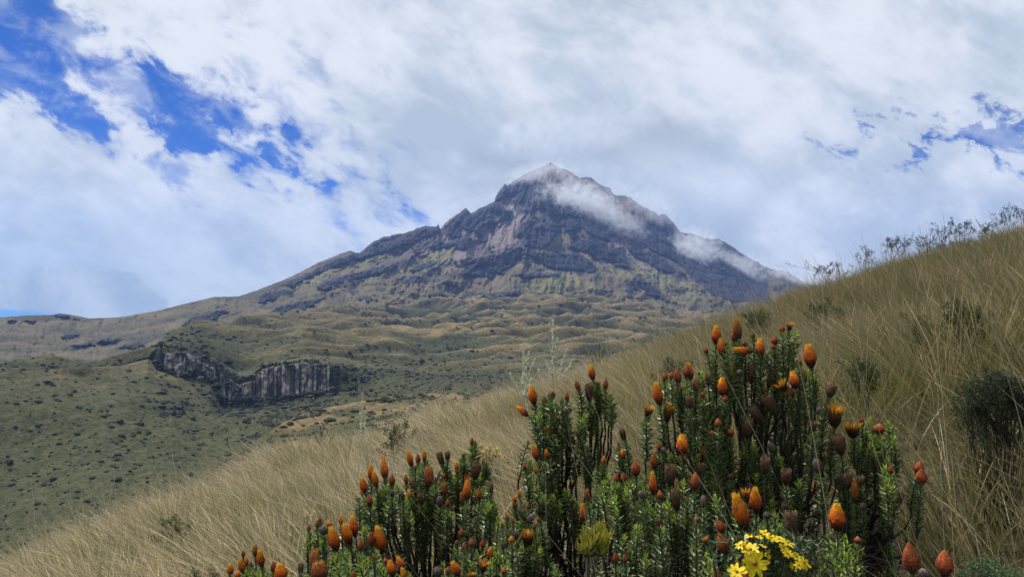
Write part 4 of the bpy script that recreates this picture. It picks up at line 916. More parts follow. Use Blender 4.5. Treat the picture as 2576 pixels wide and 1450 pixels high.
# ------------------------------------------------------------------ the shrubs, surveyed head by head
def K1(x, y): return (1900 + x * .4276) * .64375, (1150 + y * .4276) * .64375
def K2(x, y): return (2400 + x * .5049) * .64375, (1200 + y * .5049) * .64375
def K3(x, y): return (1900 + x * .4151) * .64375, (1650 + y * .4151) * .64375
def K4(x, y): return (2700 + x * .4151) * .64375, (1650 + y * .4151) * .64375
def K5(x, y): return (800 + x * .4658) * .64375, (1650 + y * .4658) * .64375
KS = {K1: .4276, K2: .5049, K3: .4151, K4: .4151, K5: .4658}
def hd(K, txt):
    out = []
    for l in txt.split(';'):
        p = l.split()
        if len(p) < 6: continue
        k = p[0]; a, b, c, d, w = map(float, p[1:6]); out.append((k,) + K(a, b) + K(c, d) + (w * KS[K] * .64375,))
    return out
def gr(K, txt): return [K(*map(float, l.split())) for l in txt.split(';') if l.strip()]
big = hd(K2, """b 790 140 785 290 80;b 815 235 845 385 75;c 940 95 960 250 75;u 925 160 935 275 65;s 870 260 872 300 30;s 700 306 715 358 40;b 920 320 1075 345 60;s 1015 262 1015 300 35;s 1072 193 1075 235 35;
b 1125 238 1130 390 80;u 1298 135 1300 195 45;o 1358 105 1355 180 60;u 1238 218 1240 290 55;s 1230 285 1232 325 40;b 1500 283 1525 470 105;s 1410 395 1415 430 35;s 1437 402 1437 440 35;b 1378 490 1405 630 80;o 1265 560 1320 650 110;
u 1330 600 1365 720 90;o 1455 470 1465 600 80;d 1690 590 1660 700 80;o 1715 715 1700 930 145;u 388 505 390 570 48;s 440 498 442 555 40;u 483 475 492 590 65;u 560 432 560 550 65;u 637 543 630 650 60;s 520 612 520 640 35;s 652 495 655 515 30;
d 718 520 728 610 45;b 322 577 350 760 85;o 275 740 255 850 85;o 430 715 400 890 95;d 583 685 580 790 60;s 685 650 685 695 40;b 833 540 840 690 82;u 857 675 857 740 50;s 888 477 888 512 32;g 968 480 970 525 50;d 1062 435 1060 590 65;
d 1235 480 1190 620 70;d 1165 675 1250 830 100;d 1050 760 1140 880 80;d 1040 855 1020 1010 85;u 800 855 805 935 60;u 752 945 752 1000 45;u 900 928 897 1000 60;s 737 997 737 1030 40;g 795 1030 797 1080 40;b 523 980 525 1150 100;u 535 1095 530 1210 72;
s 345 1040 345 1110 38;g 378 1080 380 1135 45;u 300 1130 315 1250 70;u 157 1185 170 1310 75;d 430 1215 430 1385 95;u 622 1270 630 1410 85;b 290 1310 295 1440 60;d 1165 1160 1165 1290 80;g 1215 1045 1220 1120 55;g 1555 1170 1580 1270 70;
d 1330 1250 1330 1370 90;d 1800 1280 1805 1400 85;d 1900 1305 1905 1380 70;d 1725 980 1755 1140 105;d 1540 880 1535 960 55;d 670 1200 672 1300 60""")
big += hd(K4, "d 1980 650 1930 790 78;g 1820 620 1822 670 55;c 1540 560 1550 750 90;d 1460 480 1470 620 90;d 1600 510 1600 580 60;g 1615 750 1620 820 55;u 120 690 120 790 55;d 885 755 890 830 65;g 1105 1065 1100 1140 60;d 370 480 372 540 50;d 700 300 705 420 70")
big += hd(K2, "u 2370 1188 2345 1285 82;u 2378 1245 2370 1370 90")
big_g = gr(K2, "915 300;935 430;1000 455;1185 365;1280 650;750 700;1180 800;1360 970;1290 1175;345 1120;445 1155;1075 1060;795 520;680 510;1500 500;1560 560;1340 220;1400 200;240 870;1120 560;560 620;690 730;1000 1100;1560 990;1100 1300;900 1130;1460 1080;640 1150") + gr(K4, "740 660;755 745;960 770;310 1310;820 350;590 215;1230 560;1020 560;60 200")
shrub("tallest, widest shrub crowded with orange flower heads, right of the middle", 1.75, (1880, .10), big, big_g,
      [(1640,1010),(1700,960),(1790,900),(1860,860),(1960,840),(2050,950),(2070,1080),(2110,1180),(2180,1330),(2200,1450),(2150,1600),(1650,1600),(1620,1300),(1600,1180),(1640,1100)], 11, nfill=97)
shrub("bright green shrub with one spread orange flower, right beside the tallest shrub", 1.72, (2150, .12), hd(K2, "o 1835 870 1850 1010 145;u 1915 850 1915 890 45;u 2045 895 2050 960 90;u 2145 1215 2135 1290 50;s 2085 1000 2088 1030 30"),
      gr(K2, "1970 870;2120 895;2155 1010;1905 960;2000 930;2050 960;2090 1000;1950 980;2030 1010;2130 1080;2060 1050;1980 1060;2110 1140;1900 1060;2150 1100;2010 1120") + gr(K4, "1850 340;1835 540;1890 610;1760 300;1820 420;1880 480"),
      [(2120,1110),(2240,1100),(2250,1200),(2230,1300),(2180,1400),(2110,1380),(2110,1200)], 12, lime_all=.6, nfill=22, leafL=(.07, .13), fdeep=(0, .18))
mid = hd(K1, """b 405 830 440 1015 85;b 275 1020 385 1110 70;s 578 885 580 940 42;s 605 880 605 920 40;s 528 930 528 955 25;d 525 950 550 1040 55;u 735 888 735 970 40;s 692 945 692 985 30;s 725 1035 728 1090 35;b 950 638 975 790 70;u 815 785 845 880 55;u 1090 765 1088 870 54;
d 935 810 940 975 85;s 1135 900 1137 935 30;s 1018 795 1018 815 28;s 540 1205 543 1250 35;s 622 1270 622 1310 30;d 628 1165 628 1280 50""")
mid += hd(K3, """b 435 205 480 355 75;s 350 378 365 450 48;b 560 250 580 340 50;c 460 430 480 480 50;d 850 85 878 150 45;d 1270 60 1300 175 65;d 1240 185 1245 240 28;b 1282 253 1285 350 60;b 1105 310 1108 400 44;s 1080 385 1082 420 25;b 905 755 925 950 80;d 980 835 985 900 35;d 800 715 805 780 50""")
mid_g = gr(K1, "1010 830;660 1180;1120 960;860 1000;960 1010;900 1110;880 1160;520 1020;700 1240;760 1190;640 1000;480 1100;600 1150") + gr(K3, "415 385;850 255;955 230;485 630;625 695;745 650;830 740;690 770;620 560;540 700;420 560;1025 665")
shrub("forked shrub with bare grey stems, just left of the tallest shrub", 1.95, (1450, .12), mid, mid_g,
      [(1330,1080),(1420,1050),(1440,1150),(1480,1280),(1470,1450),(1480,1600),(1350,1600),(1330,1300)], 13, nfill=25, lime_all=.25, fdeep=(0, .3))
left = hd(K5, """b 1390 350 1395 490 55;b 1415 405 1440 550 62;e 1497 310 1515 480 72;b 1310 455 1350 590 68;u 1570 425 1570 530 60;b 1705 232 1735 375 56;u 1785 258 1792 340 45;b 1838 232 1845 330 42;s 1765 360 1765 388 30;s 1862 335 1862 362 30;d 1960 245 2000 370 60;d 2035 245 2035 320 50;
u 2240 120 2240 195 38;s 2268 140 2268 195 28;s 2172 258 2172 282 22;b 2107 325 2115 415 42;s 2118 385 2120 430 32;s 2335 293 2335 340 28;s 2357 325 2357 350 25;d 2285 330 2260 480 85;c 1875 370 1885 550 92;u 1683 430 1690 520 40;s 1935 450 1935 510 30;s 1995 420 2005 470 40;
c 2010 500 2005 620 72;e 2200 480 2200 660 75;c 2155 585 2160 690 45;u 2298 553 2300 650 55;u 2038 635 2038 710 45;d 2400 500 2390 620 48;s 2367 485 2367 510 25;b 1705 565 1730 645 50;d 1720 490 1790 560 60;g 1570 560 1570 620 40;u 1375 605 1385 700 60;s 1290 620 1292 650 35;d 1655 590 1660 650 35;
d 1800 590 1810 690 50;g 1970 615 1970 700 55;u 2153 885 2155 960 60""")
left_g = gr(K5, "1510 540;1610 540;1690 650;2060 760;2420 690;2045 840;1985 715;2170 285;2195 280;2280 420;2330 400;1450 580;1400 640;1340 650;1560 640;1780 420;1900 560;2100 480;2060 450;2250 560;1930 650;1850 700;1720 760;2340 560")
shrub("dense dark green shrub with many slim orange heads, left of the forked shrub", 1.85, (1090, .12), left, left_g,
      [(910,1260),(960,1210),(1020,1190),(1120,1180),(1230,1160),(1250,1300),(1240,1450),(1200,1600),(960,1600),(940,1400)], 14, nfill=63)
shrub("low leafy shrub with red buds filling the gap beside the tallest shrub", 1.50, (1620, .12),
      hd(K3, """u 1218 475 1222 570 52;u 1288 465 1292 560 60;u 1398 355 1410 500 92;b 1562 460 1575 690 75;u 1630 630 1640 730 62;g 1455 640 1460 710 80;d 1780 610 1790 830 100;u 1970 460 1960 640 95;s 1880 690 1883 730 38;c 945 625 960 750 50;u 1212 1218 1215 1320 60;u 1300 1230 1310 1320 55;d 1610 900 1620 980 60;g 2040 680 2045 800 60;g 1980 880 1975 930 55;d 2060 1060 2090 1150 80"""),
      gr(K3, "1100 570;1150 510;1300 1065;1430 980;1180 620;1240 600;1320 640;1080 660;1200 700;1350 560;1480 520;1450 600;1520 760;1700 760;1850 560;1560 830;1420 760;1760 880;1400 1000;1660 1000;1680 1200;1500 1250;1220 820;1870 900;1990 1150;2150 700;1350 1200"),
      [(1510,1180),(1600,1160),(1750,1200),(1800,1300),(1800,1600),(1400,1600),(1480,1350)], 15, nfill=68, leafL=(.08, .15), fdeep=(0, .35))
shrub("small shrub with pale dry heads and one wide open flower under the forked shrub", 1.55, (1330, .10),
      hd(K3, """b 300 630 318 720 40;b 260 690 270 740 52;u 258 735 268 800 46;u 395 755 395 820 42;d 348 770 350 830 35;b 195 855 200 920 42;s 250 895 252 950 28;g 460 850 375 945 60;g 295 800 370 920 50;u 450 945 455 1000 45;o 375 985 400 1160 140;g 275 1020 280 1090 50;d 185 1090 190 1160 50;d 285 1110 290 1190 45;d 40 560 35 700 60;s 490 890 500 920 40;s 150 930 152 990 32;s 8 540 12 580 30"""),
      gr(K3, "250 1165;160 1060;65 770;640 1370;480 1100;340 1180;120 900;20 780;330 850;500 1200;100 1200"), [(1240,1270),(1340,1240),(1380,1330),(1390,1600),(1230,1600)], 16, nfill=31, leafL=(.07, .12), fdeep=(0, .3))
shrub("bottom edge shrub with a row of small pointed red buds above orange heads", 1.25, (1180, .10),
      hd(K5, """u 2115 980 2115 1025 38;u 2177 1003 2178 1065 45;u 2233 965 2235 1045 52;u 2330 980 2330 1050 50;b 2395 1045 2385 1150 55;o 2340 1140 2330 1250 100;u 2040 1200 2045 1270 50;b 2075 1160 2130 1285 88;o 2235 1240 2240 1300 90;g 1945 1210 1960 1280 80;u 2530 760 2535 830 35;b 2570 950 2575 1010 50;d 2500 1000 2505 1060 50;u 2510 1210 2510 1270 60"""),
      gr(K5, "2100 1060;2280 1080;2400 1180;2450 1100;2180 1120;2000 1180;2520 1120;2250 1190") + gr(K3, "30 1300;120 1250;200 1330;60 1180"), [(1160,1400),(1270,1380),(1300,1600),(1130,1600)], 17, nfill=22, leafL=(.07, .12), fdeep=(0, .25))
shrub("front shrub with large orange heads leaning together, low left of the dense shrub", 1.32, (905, .10),
      hd(K5, """b 1055 870 1105 1080 105;b 1165 845 1220 1030 95;b 1235 775 1265 960 80;b 1138 770 1145 870 38;u 1393 910 1400 1035 72;u 1308 970 1308 1080 58;b 1035 820 1050 880 50;u 945 810 945 880 42;u 870 850 875 910 40;g 1000 860 1000 930 80;u 1515 1130 1515 1190 45;u 1245 1250 1250 1310 55;s 1415 1105 1418 1140 30;s 965 790 968 830 28"""),
      gr(K5, "1330 880;1350 900;1100 1120;920 960;980 1000;1180 1100;1290 1120;1440 1080;1360 1150;1040 1180;1200 1180;1480 1200;1120 1210;860 980;1300 1200"), [(830,1370),(960,1350),(1020,1400),(1030,1600),(860,1600)], 18, nfill=34, leafL=(.08, .14), fdeep=(0, .25))
shrub("shrub cut by the bottom edge with a red tipped orange head between others", 1.15, (1020, .08),
      hd(K5, "e 1550 1150 1580 1290 85;b 1615 1120 1665 1240 72;b 1655 1215 1680 1320 64"), gr(K5, "1500 1230;1720 1270;1640 1290"), [(990,1430),(1040,1430),(1050,1600),(960,1600)], 19, nfill=6, leafL=(.07, .12), fdeep=(0, .15))
shrub("leftmost flowering shrub, a loose cluster of small orange heads", 1.35, (640, .10),
      hd(K5, "b 205 1180 220 1280 60;b 290 1145 325 1260 60;b 340 1120 355 1200 38;u 320 1070 322 1125 38;c 418 1030 425 1120 48;b 455 1065 480 1210 68;b 270 1240 280 1300 55;u 575 1160 575 1250 55;s 385 1160 388 1210 30"),
      gr(K5, "400 1240;520 1270;240 1290;350 1260;450 1280"), [(580,1430),(700,1420),(700,1600),(560,1600)], 20, nfill=12, leafL=(.06, .11), fdeep=(0, .2))
shrub("shrub cut by the bottom edge, thick yellow topped head beside two rusty brown ones", 0.95, (760, .08),
      hd(K5, "b 625 1180 650 1330 118;c 920 1065 925 1250 95;c 955 1165 960 1330 145;d 805 1175 805 1270 55"), gr(K5, "720 1290;860 1290"), [(690,1460),(800,1450),(800,1600),(680,1600)], 21, nfill=5, leafL=(.06, .1), fdeep=(0, .15))
shrub("near shrub with the largest double orange head, behind the yellow daisies", 1.08, (1930, .10),
      hd(K4, """b 410 665 520 1010 160;o 505 590 520 760 105;b 600 612 610 850 122;u 240 905 300 1030 95;u 260 1035 330 1240 122;o 120 1060 160 1160 70;g 712 845 715 890 66;d 940 825 940 1060 128;s 50 885 50 930 50"""),
      gr(K4, "400 860;700 940;840 980;150 1240;380 1130;180 1300;660 1000;780 860"), [(1780,1420),(1900,1350),(2010,1380),(2020,1600),(1780,1600)], 22, nfill=28, leafL=(.07, .13), fdeep=(0, .25))
shrub("near shrub topped by one fat orange head right of the yellow daisies", 1.15, (2110, .10),
      hd(K4, "b 1370 758 1375 1020 160;u 1565 1065 1570 1140 70"), gr(K4, "1300 1060;1450 1080;1540 1160;1350 1150;1420 1200;1260 1200;1500 1240;1600 1200;1320 1280;1450 1320;1550 1300;1380 1360;1240 1340"),
      [(2060,1380),(2160,1390),(2180,1600),(2040,1600)], 23, nfill=20, leafL=(.08, .13), fdeep=(0, .2), lime_all=.3)
shrub("bottom right shrub showing only two furry orange heads and a grey bud", 0.82, (2330, .06),
      hd(K4, "u 2050 1122 2085 1420 165;u 2388 1190 2380 1450 160;g 2185 1370 2190 1460 100"), [], [(2260,1500),(2400,1500),(2400,1700),(2260,1700)], 24, nfill=4, leafL=(.07, .1), fdeep=(0, .1))
shrub("single fuzzy orange head poking up under the yellow daisies", 0.80, (1880, .05), hd(K4, "u 515 1385 520 1520 115"), [], [(1850,1520),(1910,1520),(1910,1650),(1850,1650)], 25, nfill=1, leafL=(.06, .09), fdeep=(0, .06))
# ------------------------------------------------------------------ other plants
def plant(name, label, cat, pos, group=None):
    r = bpy.data.objects.new(name, None); COL.objects.link(r); r.location = pos; r.empty_display_size = .1; tag(r, label, cat, group); return r
def on_ground(X, Yb, d):
    p = at(X, Yb, d); return np.array([p.x, p.y, gz(p.x, p.y)])
def lim_r(X, Y=800):
    az = azel(X, Y)[0]; return float(np.interp(az, near_line[:, 0], near_line[:, 2]))
# yellow daisies in front of the shrubs
def daisy(root, c, nrm, D_, rg, bud=False):
    u, v, n = frame(np.array(nrm, float)); mb = MB(); k = rg.integers(7, 10) if not bud else 5; R_ = D_ / 2
    for i in range(k):
        a = i / k * 6.283 + rg.normal(0, .08); lift = rg.uniform(-.05, .30) if not bud else 1.2
        d = (u * math.cos(a) + v * math.sin(a)) * math.cos(lift) + n * math.sin(lift); s_ = -u * math.sin(a) + v * math.cos(a); L = R_ * rg.uniform(.85, 1.08); w = R_ * .19 * rg.uniform(.9, 1.15)
        ts = [0.12, .35, .65, .88, 1.0]; ws = [.45, .9, 1.05, .75, .15]; pts = []
        for t, q in zip(ts, ws):
            m_ = c + d * L * t - n * (t * t) * L * .10; pts += [m_ - s_ * w * q + n * w * .12, m_, m_ + s_ * w * q + n * w * .12]
        f = [(3 * j + e, 3 * j + e + 1, 3 * j + 4 + e, 3 * j + 3 + e) for j in range(4) for e in range(2)]
        mb.add(pts, np.array([.95, .72, .015]) * rg.uniform(.85, 1.05), f4=f)
    o = mb.build("daisy_flower", PETAL, root, smooth=True, origin=np.array(root.location))
    dm = MB(); a = np.arange(10) / 10 * 6.283; P_ = [c + n * R_ * .20] + [c + (u * math.cos(q) + v * math.sin(q)) * R_ * .13 + n * R_ * .15 for q in a] + [c + (u * math.cos(q) + v * math.sin(q)) * R_ * .20 - n * R_ * .02 for q in a]
    f3 = [(0, 1 + i, 1 + (i + 1) % 10) for i in range(10)]; f4 = [(1 + i, 11 + i, 11 + (i + 1) % 10, 1 + (i + 1) % 10) for i in range(10)]
    dm.add(P_, np.array([.42, .20, .02]) * rg.uniform(.8, 1.2, (len(P_), 1)), f3=f3, f4=f4); d2 = dm.build("disc", PETAL, o, smooth=True, origin=np.array(root.location))
    return o
def daisies():
    rg = np.random.default_rng(5); d0 = 0.93; b = at(1930, 1500, d0 + .05); base = np.array([b.x, b.y, gz(b.x, b.y)]); root = plant("daisy_plant", "bright yellow daisies in a low cluster in front of the orange headed shrubs", "daisy plant", base)
    SHRUB_FOOT.append((b.x, b.y, .2))
    stems = MB(); lf = MB()
    for (x, y, w, nr_) in [(600,1320,200,(-.05,-1,.25)),(560,1192,150,(-.4,-.5,.8)),(465,1150,95,(-.6,-.3,.8)),(690,1035,95,(0,-.3,1)),(755,1085,115,(.1,-.35,1)),(548,1062,85,(-.3,-.2,1)),(825,1095,115,(.2,-.25,1)),(905,1130,125,(.35,-.3,1)),(905,1228,95,(.2,-.5,.6)),(985,1262,130,(.2,-.35,.9)),
                           (1060,1315,125,(.5,-.6,.5)),(695,1240,90,(.1,-.2,1)),(430,1400,140,(-.4,-.6,.7)),(640,1075,80,(0,-.1,1)),(870,1175,90,(.2,-.5,.8)),(1010,1335,80,(0,-.7,.5)),(680,1160,70,(.1,-.2,1))]:
        X, Y = K4(x, y); c = np.array(at(X, Y, d0 + (rg.uniform(-.01, .04) if nr_[1] > -.55 else -.07))); daisy(root, c, nr_, w * 1.25 * KS[K4] * .64375 / FD * d0, rg)
        e = base + np.array([rg.normal(0, .02), rg.normal(0, .02), .2]); n_ = np.array(nr_, float); n_ /= np.linalg.norm(n_); tube(stems, bez(e, e + np.array([0, 0, .1]), c - n_ * .05 - np.array([0, 0, .02]), c - n_ * .001, 8), np.linspace(.0012, .0007, 8), np.array([.05, .07, .025]), 5)
    for i in range(9):
        X, Y = K4(rg.uniform(440, 1080), rg.uniform(1080, 1400)); c = np.array(at(X, Y, d0 + rg.uniform(0, .05))); o = daisy(root, c, (rg.normal(0, .3), -.3, 1), .014, rg, True)
    n = 900; X, Y = np.array([K4(x, y) for x, y in zip(rg.normal(760, 210, n), 1100 + np.abs(rg.normal(170, 150, n)))]).T
    p = np.array([np.array(at(a, b_, d0 + .03 + rg.uniform(0, .10))) for a, b_ in zip(X, Y)]); ax = rg.normal(0, 1, (n, 3)) * .8 + np.array([0, -.2, .6]); ax /= np.linalg.norm(ax, axis=1)[:, None]; on = np.cross(ax, rg.normal(0, 1, (n, 3))); on /= np.linalg.norm(on, axis=1)[:, None]
    leaves(lf, p, ax, on, rg.uniform(.010, .022, n), rg.uniform(.004, .008, n), np.array([.10, .15, .055]) * rg.uniform(.4, 1.3, (n, 1)), None, .2, .15)
    stems.build("stems", SOFT, root, smooth=True, origin=base); lf.build("foliage", LEAF, root, origin=base)
daisies()
# yellow green spiky tuft that stands over the bottom middle
def yg():
    rg = np.random.default_rng(9); d0 = 1.0; b = at(1500, 1500, d0); base = np.array([b.x, b.y, gz(b.x, b.y)]); root = plant("yellow_green_plant", "yellow green spiky leaf tuft on a single stem, left of the daisies", "leafy plant", base)
    st = MB(); fork = np.array(at(1478, 1400, d0)); tube(st, bez(base, base + [0, 0, .2], fork - np.array([0, 0, .1]), fork, 9), np.linspace(.004, .003, 9), np.array([.10, .085, .07]), 6)
    for (x, y) in [(1082,1010),(960,1080),(1000,1110),(1140,1080),(920,1190),(1130,1180),(1020,1180),(1075,1120)]:
        X, Y = K3(x, y); s = np.array(at(X, Y + 6, d0 + rg.uniform(-.02, .02))); path = bez(fork, fork + [0, 0, .01], s - [0, 0, .015], s, 7); mb = MB(); tube(mb, path, np.linspace(.002, .0012, 7), np.array([.1, .09, .05]), 4); path = path[2:]
        n = 38; u = rg.random(n); p = np.stack([np.interp(u, np.linspace(0, 1, 5), path[:, k]) for k in range(3)], -1); ph = rg.uniform(0, 6.28, n); el = rg.uniform(.5, 1.3, n) * (1.1 - u * .6)
        ax = np.stack([np.cos(ph) * np.sin(el), np.sin(ph) * np.sin(el), np.cos(el)], -1); on = np.stack([-np.cos(ph) * np.cos(el), -np.sin(ph) * np.cos(el), np.sin(el)], -1)
        leaves(mb, p, ax, on, rg.uniform(.017, .026, n), rg.uniform(.005, .008, n), np.where(u[:, None] > .35, [[.42, .42, .05]], [[.16, .22, .05]]) * rg.uniform(.6, 1.2, (n, 1)), np.array([.50, .42, .06]), .2, .2)
        mb.build("leafy_shoot", LEAF, root, origin=base)
    st.build("stem", WOOD, root, smooth=True, origin=base)
yg()
def canopy(X, Y, h=.33):
    """distance at which the line of sight through a point of the photograph meets the top of the grass"""
    az, e = azel(X, Y); r = np.linspace(1.2, 22, 900); z = ground(np.sin(az) * r, np.cos(az) * r) + h; k = np.nonzero(z >= e * r)[0]
    return float(r[k[0]] * math.cos(az) / 1.0) if len(k) else lim_r(X, Y) * math.cos(az)
# pale silvery spikes along the edge of the slope
def spike(label, X, Yt, Yb, d, branches, seed, col=(.92, .97, .76), ll=.056):
    rg = np.random.default_rng(seed); g_ = on_ground(X, Yb, d); base = g_; root = plant("silvery_herb", label, "silvery plant", base, "silvery plants on the edge of the slope")
    top = np.array(at(X, Yt, d)); st = MB(); lf = MB(); axes = [bez(base, base * .7 + top * .3, base * .3 + top * .7 + rg.normal(0, .01, 3), top, 12)]
    for (bx, by, f0) in branches:
        e = np.array(at(bx, by, d + rg.uniform(-.1, .1))); s = base * (1 - f0) + top * f0; axes.append(bez(s, s + (e - s) * .5 - np.array([0, 0, .02]), e - np.array([0, 0, .05]), e, 9))
    for k, path in enumerate(axes):
        tube(st, path, np.linspace(.008 if k == 0 else .004, .003, len(path)), np.array([.22, .23, .16]), 5)
        L = np.linalg.norm(path[-1] - path[0]); n = int(L / .0042); u = rg.uniform(.12 if k == 0 else .1, 1, n) ** .9; s_ = np.linspace(0, 1, len(path)); p = np.stack([np.interp(u, s_, path[:, q]) for q in range(3)], -1)
        ph = rg.uniform(0, 6.28, n); el = rg.uniform(.5, 1.4, n) * (1.05 - .4 * u); ax = np.stack([np.cos(ph) * np.sin(el), np.sin(ph) * np.sin(el), np.cos(el)], -1); on = np.stack([-np.cos(ph) * np.cos(el), -np.sin(ph) * np.cos(el), np.sin(el)], -1)
        leaves(lf, p, ax, on, ll * rg.uniform(.5, 1.1, n) * (1.1 - .6 * u), ll * .42 * np.ones(n), np.array(col) * rg.uniform(.6, 1.3, (n, 1)), None, .2, .2)
    st.build("stem", SOFT, root, smooth=True, origin=base); lf.build("foliage", SOFT, root, origin=base)
spike("tallest silvery spike with short side branches rising above the slope edge in the middle", 1390, 806, 960, 9.5, [(1372,905,.35),(1408,880,.5),(1425,880,.25),(1440,905,.2),(1380,870,.6),(1402,850,.65),(1415,925,.15),(1365,930,.1)], 1)
spike("branching silvery plant just left of the tallest silvery spike", 1316, 872, 985, 9.0, [(1345,905,.5),(1330,885,.7),(1300,960,.2),(1355,930,.3),(1282,940,.2)], 2)
spike("short dense silvery plant in the grass below the branching one", 1322, 925, 1040, 7.5, [(1312,950,.5),(1335,955,.4)], 3)
spike("lone silvery spike standing apart on the slope edge over the spur, left of the middle", 912, 990, 1110, 10.0, [(906,1040,.35),(919,1035,.4)], 4)
spike("small grey green plant at the slope edge right of the tallest silvery spike", 1508, 868, 930, 11.5, [(1495,885,.5),(1520,880,.6),(1530,895,.3),(1488,900,.3)], 5, (.22, .25, .13), .06)
spike("pale straw coloured tuft half sunk in grass left of the lone silvery spike", 805, 1072, 1120, 10.5, [(790,1085,.5),(825,1080,.5),(840,1090,.2),(815,1065,.6)], 6, (.42, .38, .24), .05)
def pale_flowers():
    rg = np.random.default_rng(31); d = 7.2; base = on_ground(215, 1350, d); root = plant("white_flowering_herb", "low herb with small whitish flower tufts at the slope edge near the bottom left", "flowering herb", base); st = MB(); fl = MB()
    for i in range(26):
        X, Y = 215 + rg.normal(0, 24), 1318 + rg.uniform(-24, 38); e = np.array(at(X, Y, d + rg.uniform(-.15, .15))); tube(st, bez(base, base + [0, 0, .08], e - [0, 0, .06], e, 6), np.linspace(.003, .0015, 6), np.array([.16, .17, .09]), 4)
        n = 16; ax = rg.normal(0, 1, (n, 3)); ax[:, 2] = np.abs(ax[:, 2]); ax /= np.linalg.norm(ax, axis=1)[:, None]; on = np.cross(ax, rg.normal(0, 1, (n, 3))); on /= np.linalg.norm(on, axis=1)[:, None]
        fl = MB(); leaves(fl, np.tile(e, (n, 1)) + rg.normal(0, .008, (n, 3)), ax, on, rg.uniform(.015, .03, n), rg.uniform(.008, .014, n), np.array([.52, .52, .38]) * rg.uniform(.7, 1.2, (n, 1)), None, .2, .2); fl.build('flower_tuft', SOFT, root, origin=base)
    st.build("stems", SOFT, root, smooth=True, origin=base)
pale_flowers()
# twiggy shrubs against the sky on the ridge, and bushes sunk in the grass
def twiggy(label, X0, X1, Yb, H_, d, n, seed, col=(.050, .068, .045), cat="twiggy shrub", group="twiggy shrubs along the skyline", ll=.030, name="twiggy_shrub", fan=.35, dense=1.0):
    rg = np.random.default_rng(seed); Xc = (X0 + X1) / 2; d = d if d < 1.6 else (canopy(Xc, Yb) if name == 'bush' else d); base = on_ground(Xc, Yb, d); root = plant(name, label, cat, base, group); tk = min(1.0, max(.22, d / 9)); st = MB(); lf = MB(); ppm = d / FD
    isb = name == 'bush'; n = max(int(n * .7), 5) if isb else n; sc = min(d, 10) if isb else d * .8; Wd = (X1 - X0) / 2
    for i in range(n):
        f = rg.uniform(-1, 1); hh = (math.sqrt(max(1 - f * f, 0)) * rg.uniform(.45, 1.0) if isb else rg.uniform(.5, 1.0)); X = Xc + f * Wd
        b0 = base + np.array([f * Wd * (.25 if isb else .6) / FD * d, rg.normal(0, .03), 0]); b0[2] = gz(b0[0], b0[1])
        e = np.array(at(X, Yb - H_ * hh, d + rg.uniform(-.5, .5) * Wd / FD * d))
        lean = np.array([rg.normal(0, .012), rg.normal(0, .012), 0]) * sc
        path = bez(b0, b0 * .6 + e * .4 + lean * .5, b0 * .25 + e * .75 + lean, e, 9); tube(st, path, np.linspace(.006, .0022, 9) * tk, np.array([.06, .05, .042]), 4)
        tips = [(e, path[6])]
        for k in range(rg.integers(2, 5)):
            s = path[rg.integers(3, 8)]; q = s + (e - s) * rg.uniform(.3, .9) + np.array([rg.normal(0, .010), rg.normal(0, .010), rg.uniform(.0, .012)]) * sc; sp = bez(s, s * .6 + q * .4 + lean * .1, q - np.array([0, 0, .004]) * sc, q, 5); tube(st, sp, np.linspace(.0032, .0016, 5) * tk, np.array([.06, .05, .042]), 4); tips.append((q, sp[2]))
        for (q, q0) in tips:
            m = int((34 if isb else 24) * dense); u = rg.random(m) ** .6; p = q0 + (q - q0) * u[:, None] * 1.1 + rg.normal(0, .0022 if isb else .0013, (m, 3)) * sc
            ax = rg.normal(0, 1, (m, 3)); ax[:, 2] += .8; ax /= np.linalg.norm(ax, axis=1)[:, None]; on = np.cross(ax, rg.normal(0, 1, (m, 3))); on /= np.linalg.norm(on, axis=1)[:, None]
            lm = .0034 * sc if isb else .0026 * sc; leaves(lf, p, ax, on, lm * rg.uniform(.6, 1.3, m), lm * .48 * np.ones(m), np.array(col) * rg.uniform(.45, 1.7, (m, 1)), None, .2, .1)
    st.build("stems", WOOD, root, smooth=True, origin=base); lf.build("foliage", SOFT, root, origin=base); return root
SK = [("widest twiggy shrub on the skyline, first right of the mountain foot", 2020, 2108, 705, 52, 14), ("bushy low shrub on the skyline second from the mountain foot", 2150, 2200, 668, 44, 8), ("tall thin stalks on the skyline leaning left with leafy tips", 2222, 2262, 645, 58, 6),
      ("upright cluster of leafy twigs on the skyline beside the leaning stalks", 2262, 2296, 640, 48, 9), ("small pair of leafy twigs alone on the skyline", 2302, 2332, 622, 32, 6), ("short spreading shrub on the skyline with a tall spire beside it", 2350, 2392, 608, 34, 8),
      ("slender spire shaped shrub on the skyline", 2394, 2410, 603, 48, 4), ("rounded leafy shrub on the skyline with several tips, right of the spire", 2410, 2442, 598, 44, 9), ("low dark bush hugging the skyline", 2452, 2508, 582, 20, 12),
      ("tall forked twig on the skyline near the right edge", 2508, 2538, 566, 46, 5), ("thick dark leafy shrub on the skyline at the right edge", 2548, 2590, 556, 34, 10), ("grey shrub just below the skyline under the spire", 2330, 2440, 640, 36, 22)]
for i, (lb, a, b_, yb, h, n) in enumerate(SK):
    twiggy(lb, a, b_, yb, h * .9, lim_r((a + b_) / 2, 620) * (.98 if i < 11 else .86), max(int(n * .7), 3), 40 + i, ll=.038, dense=.75)
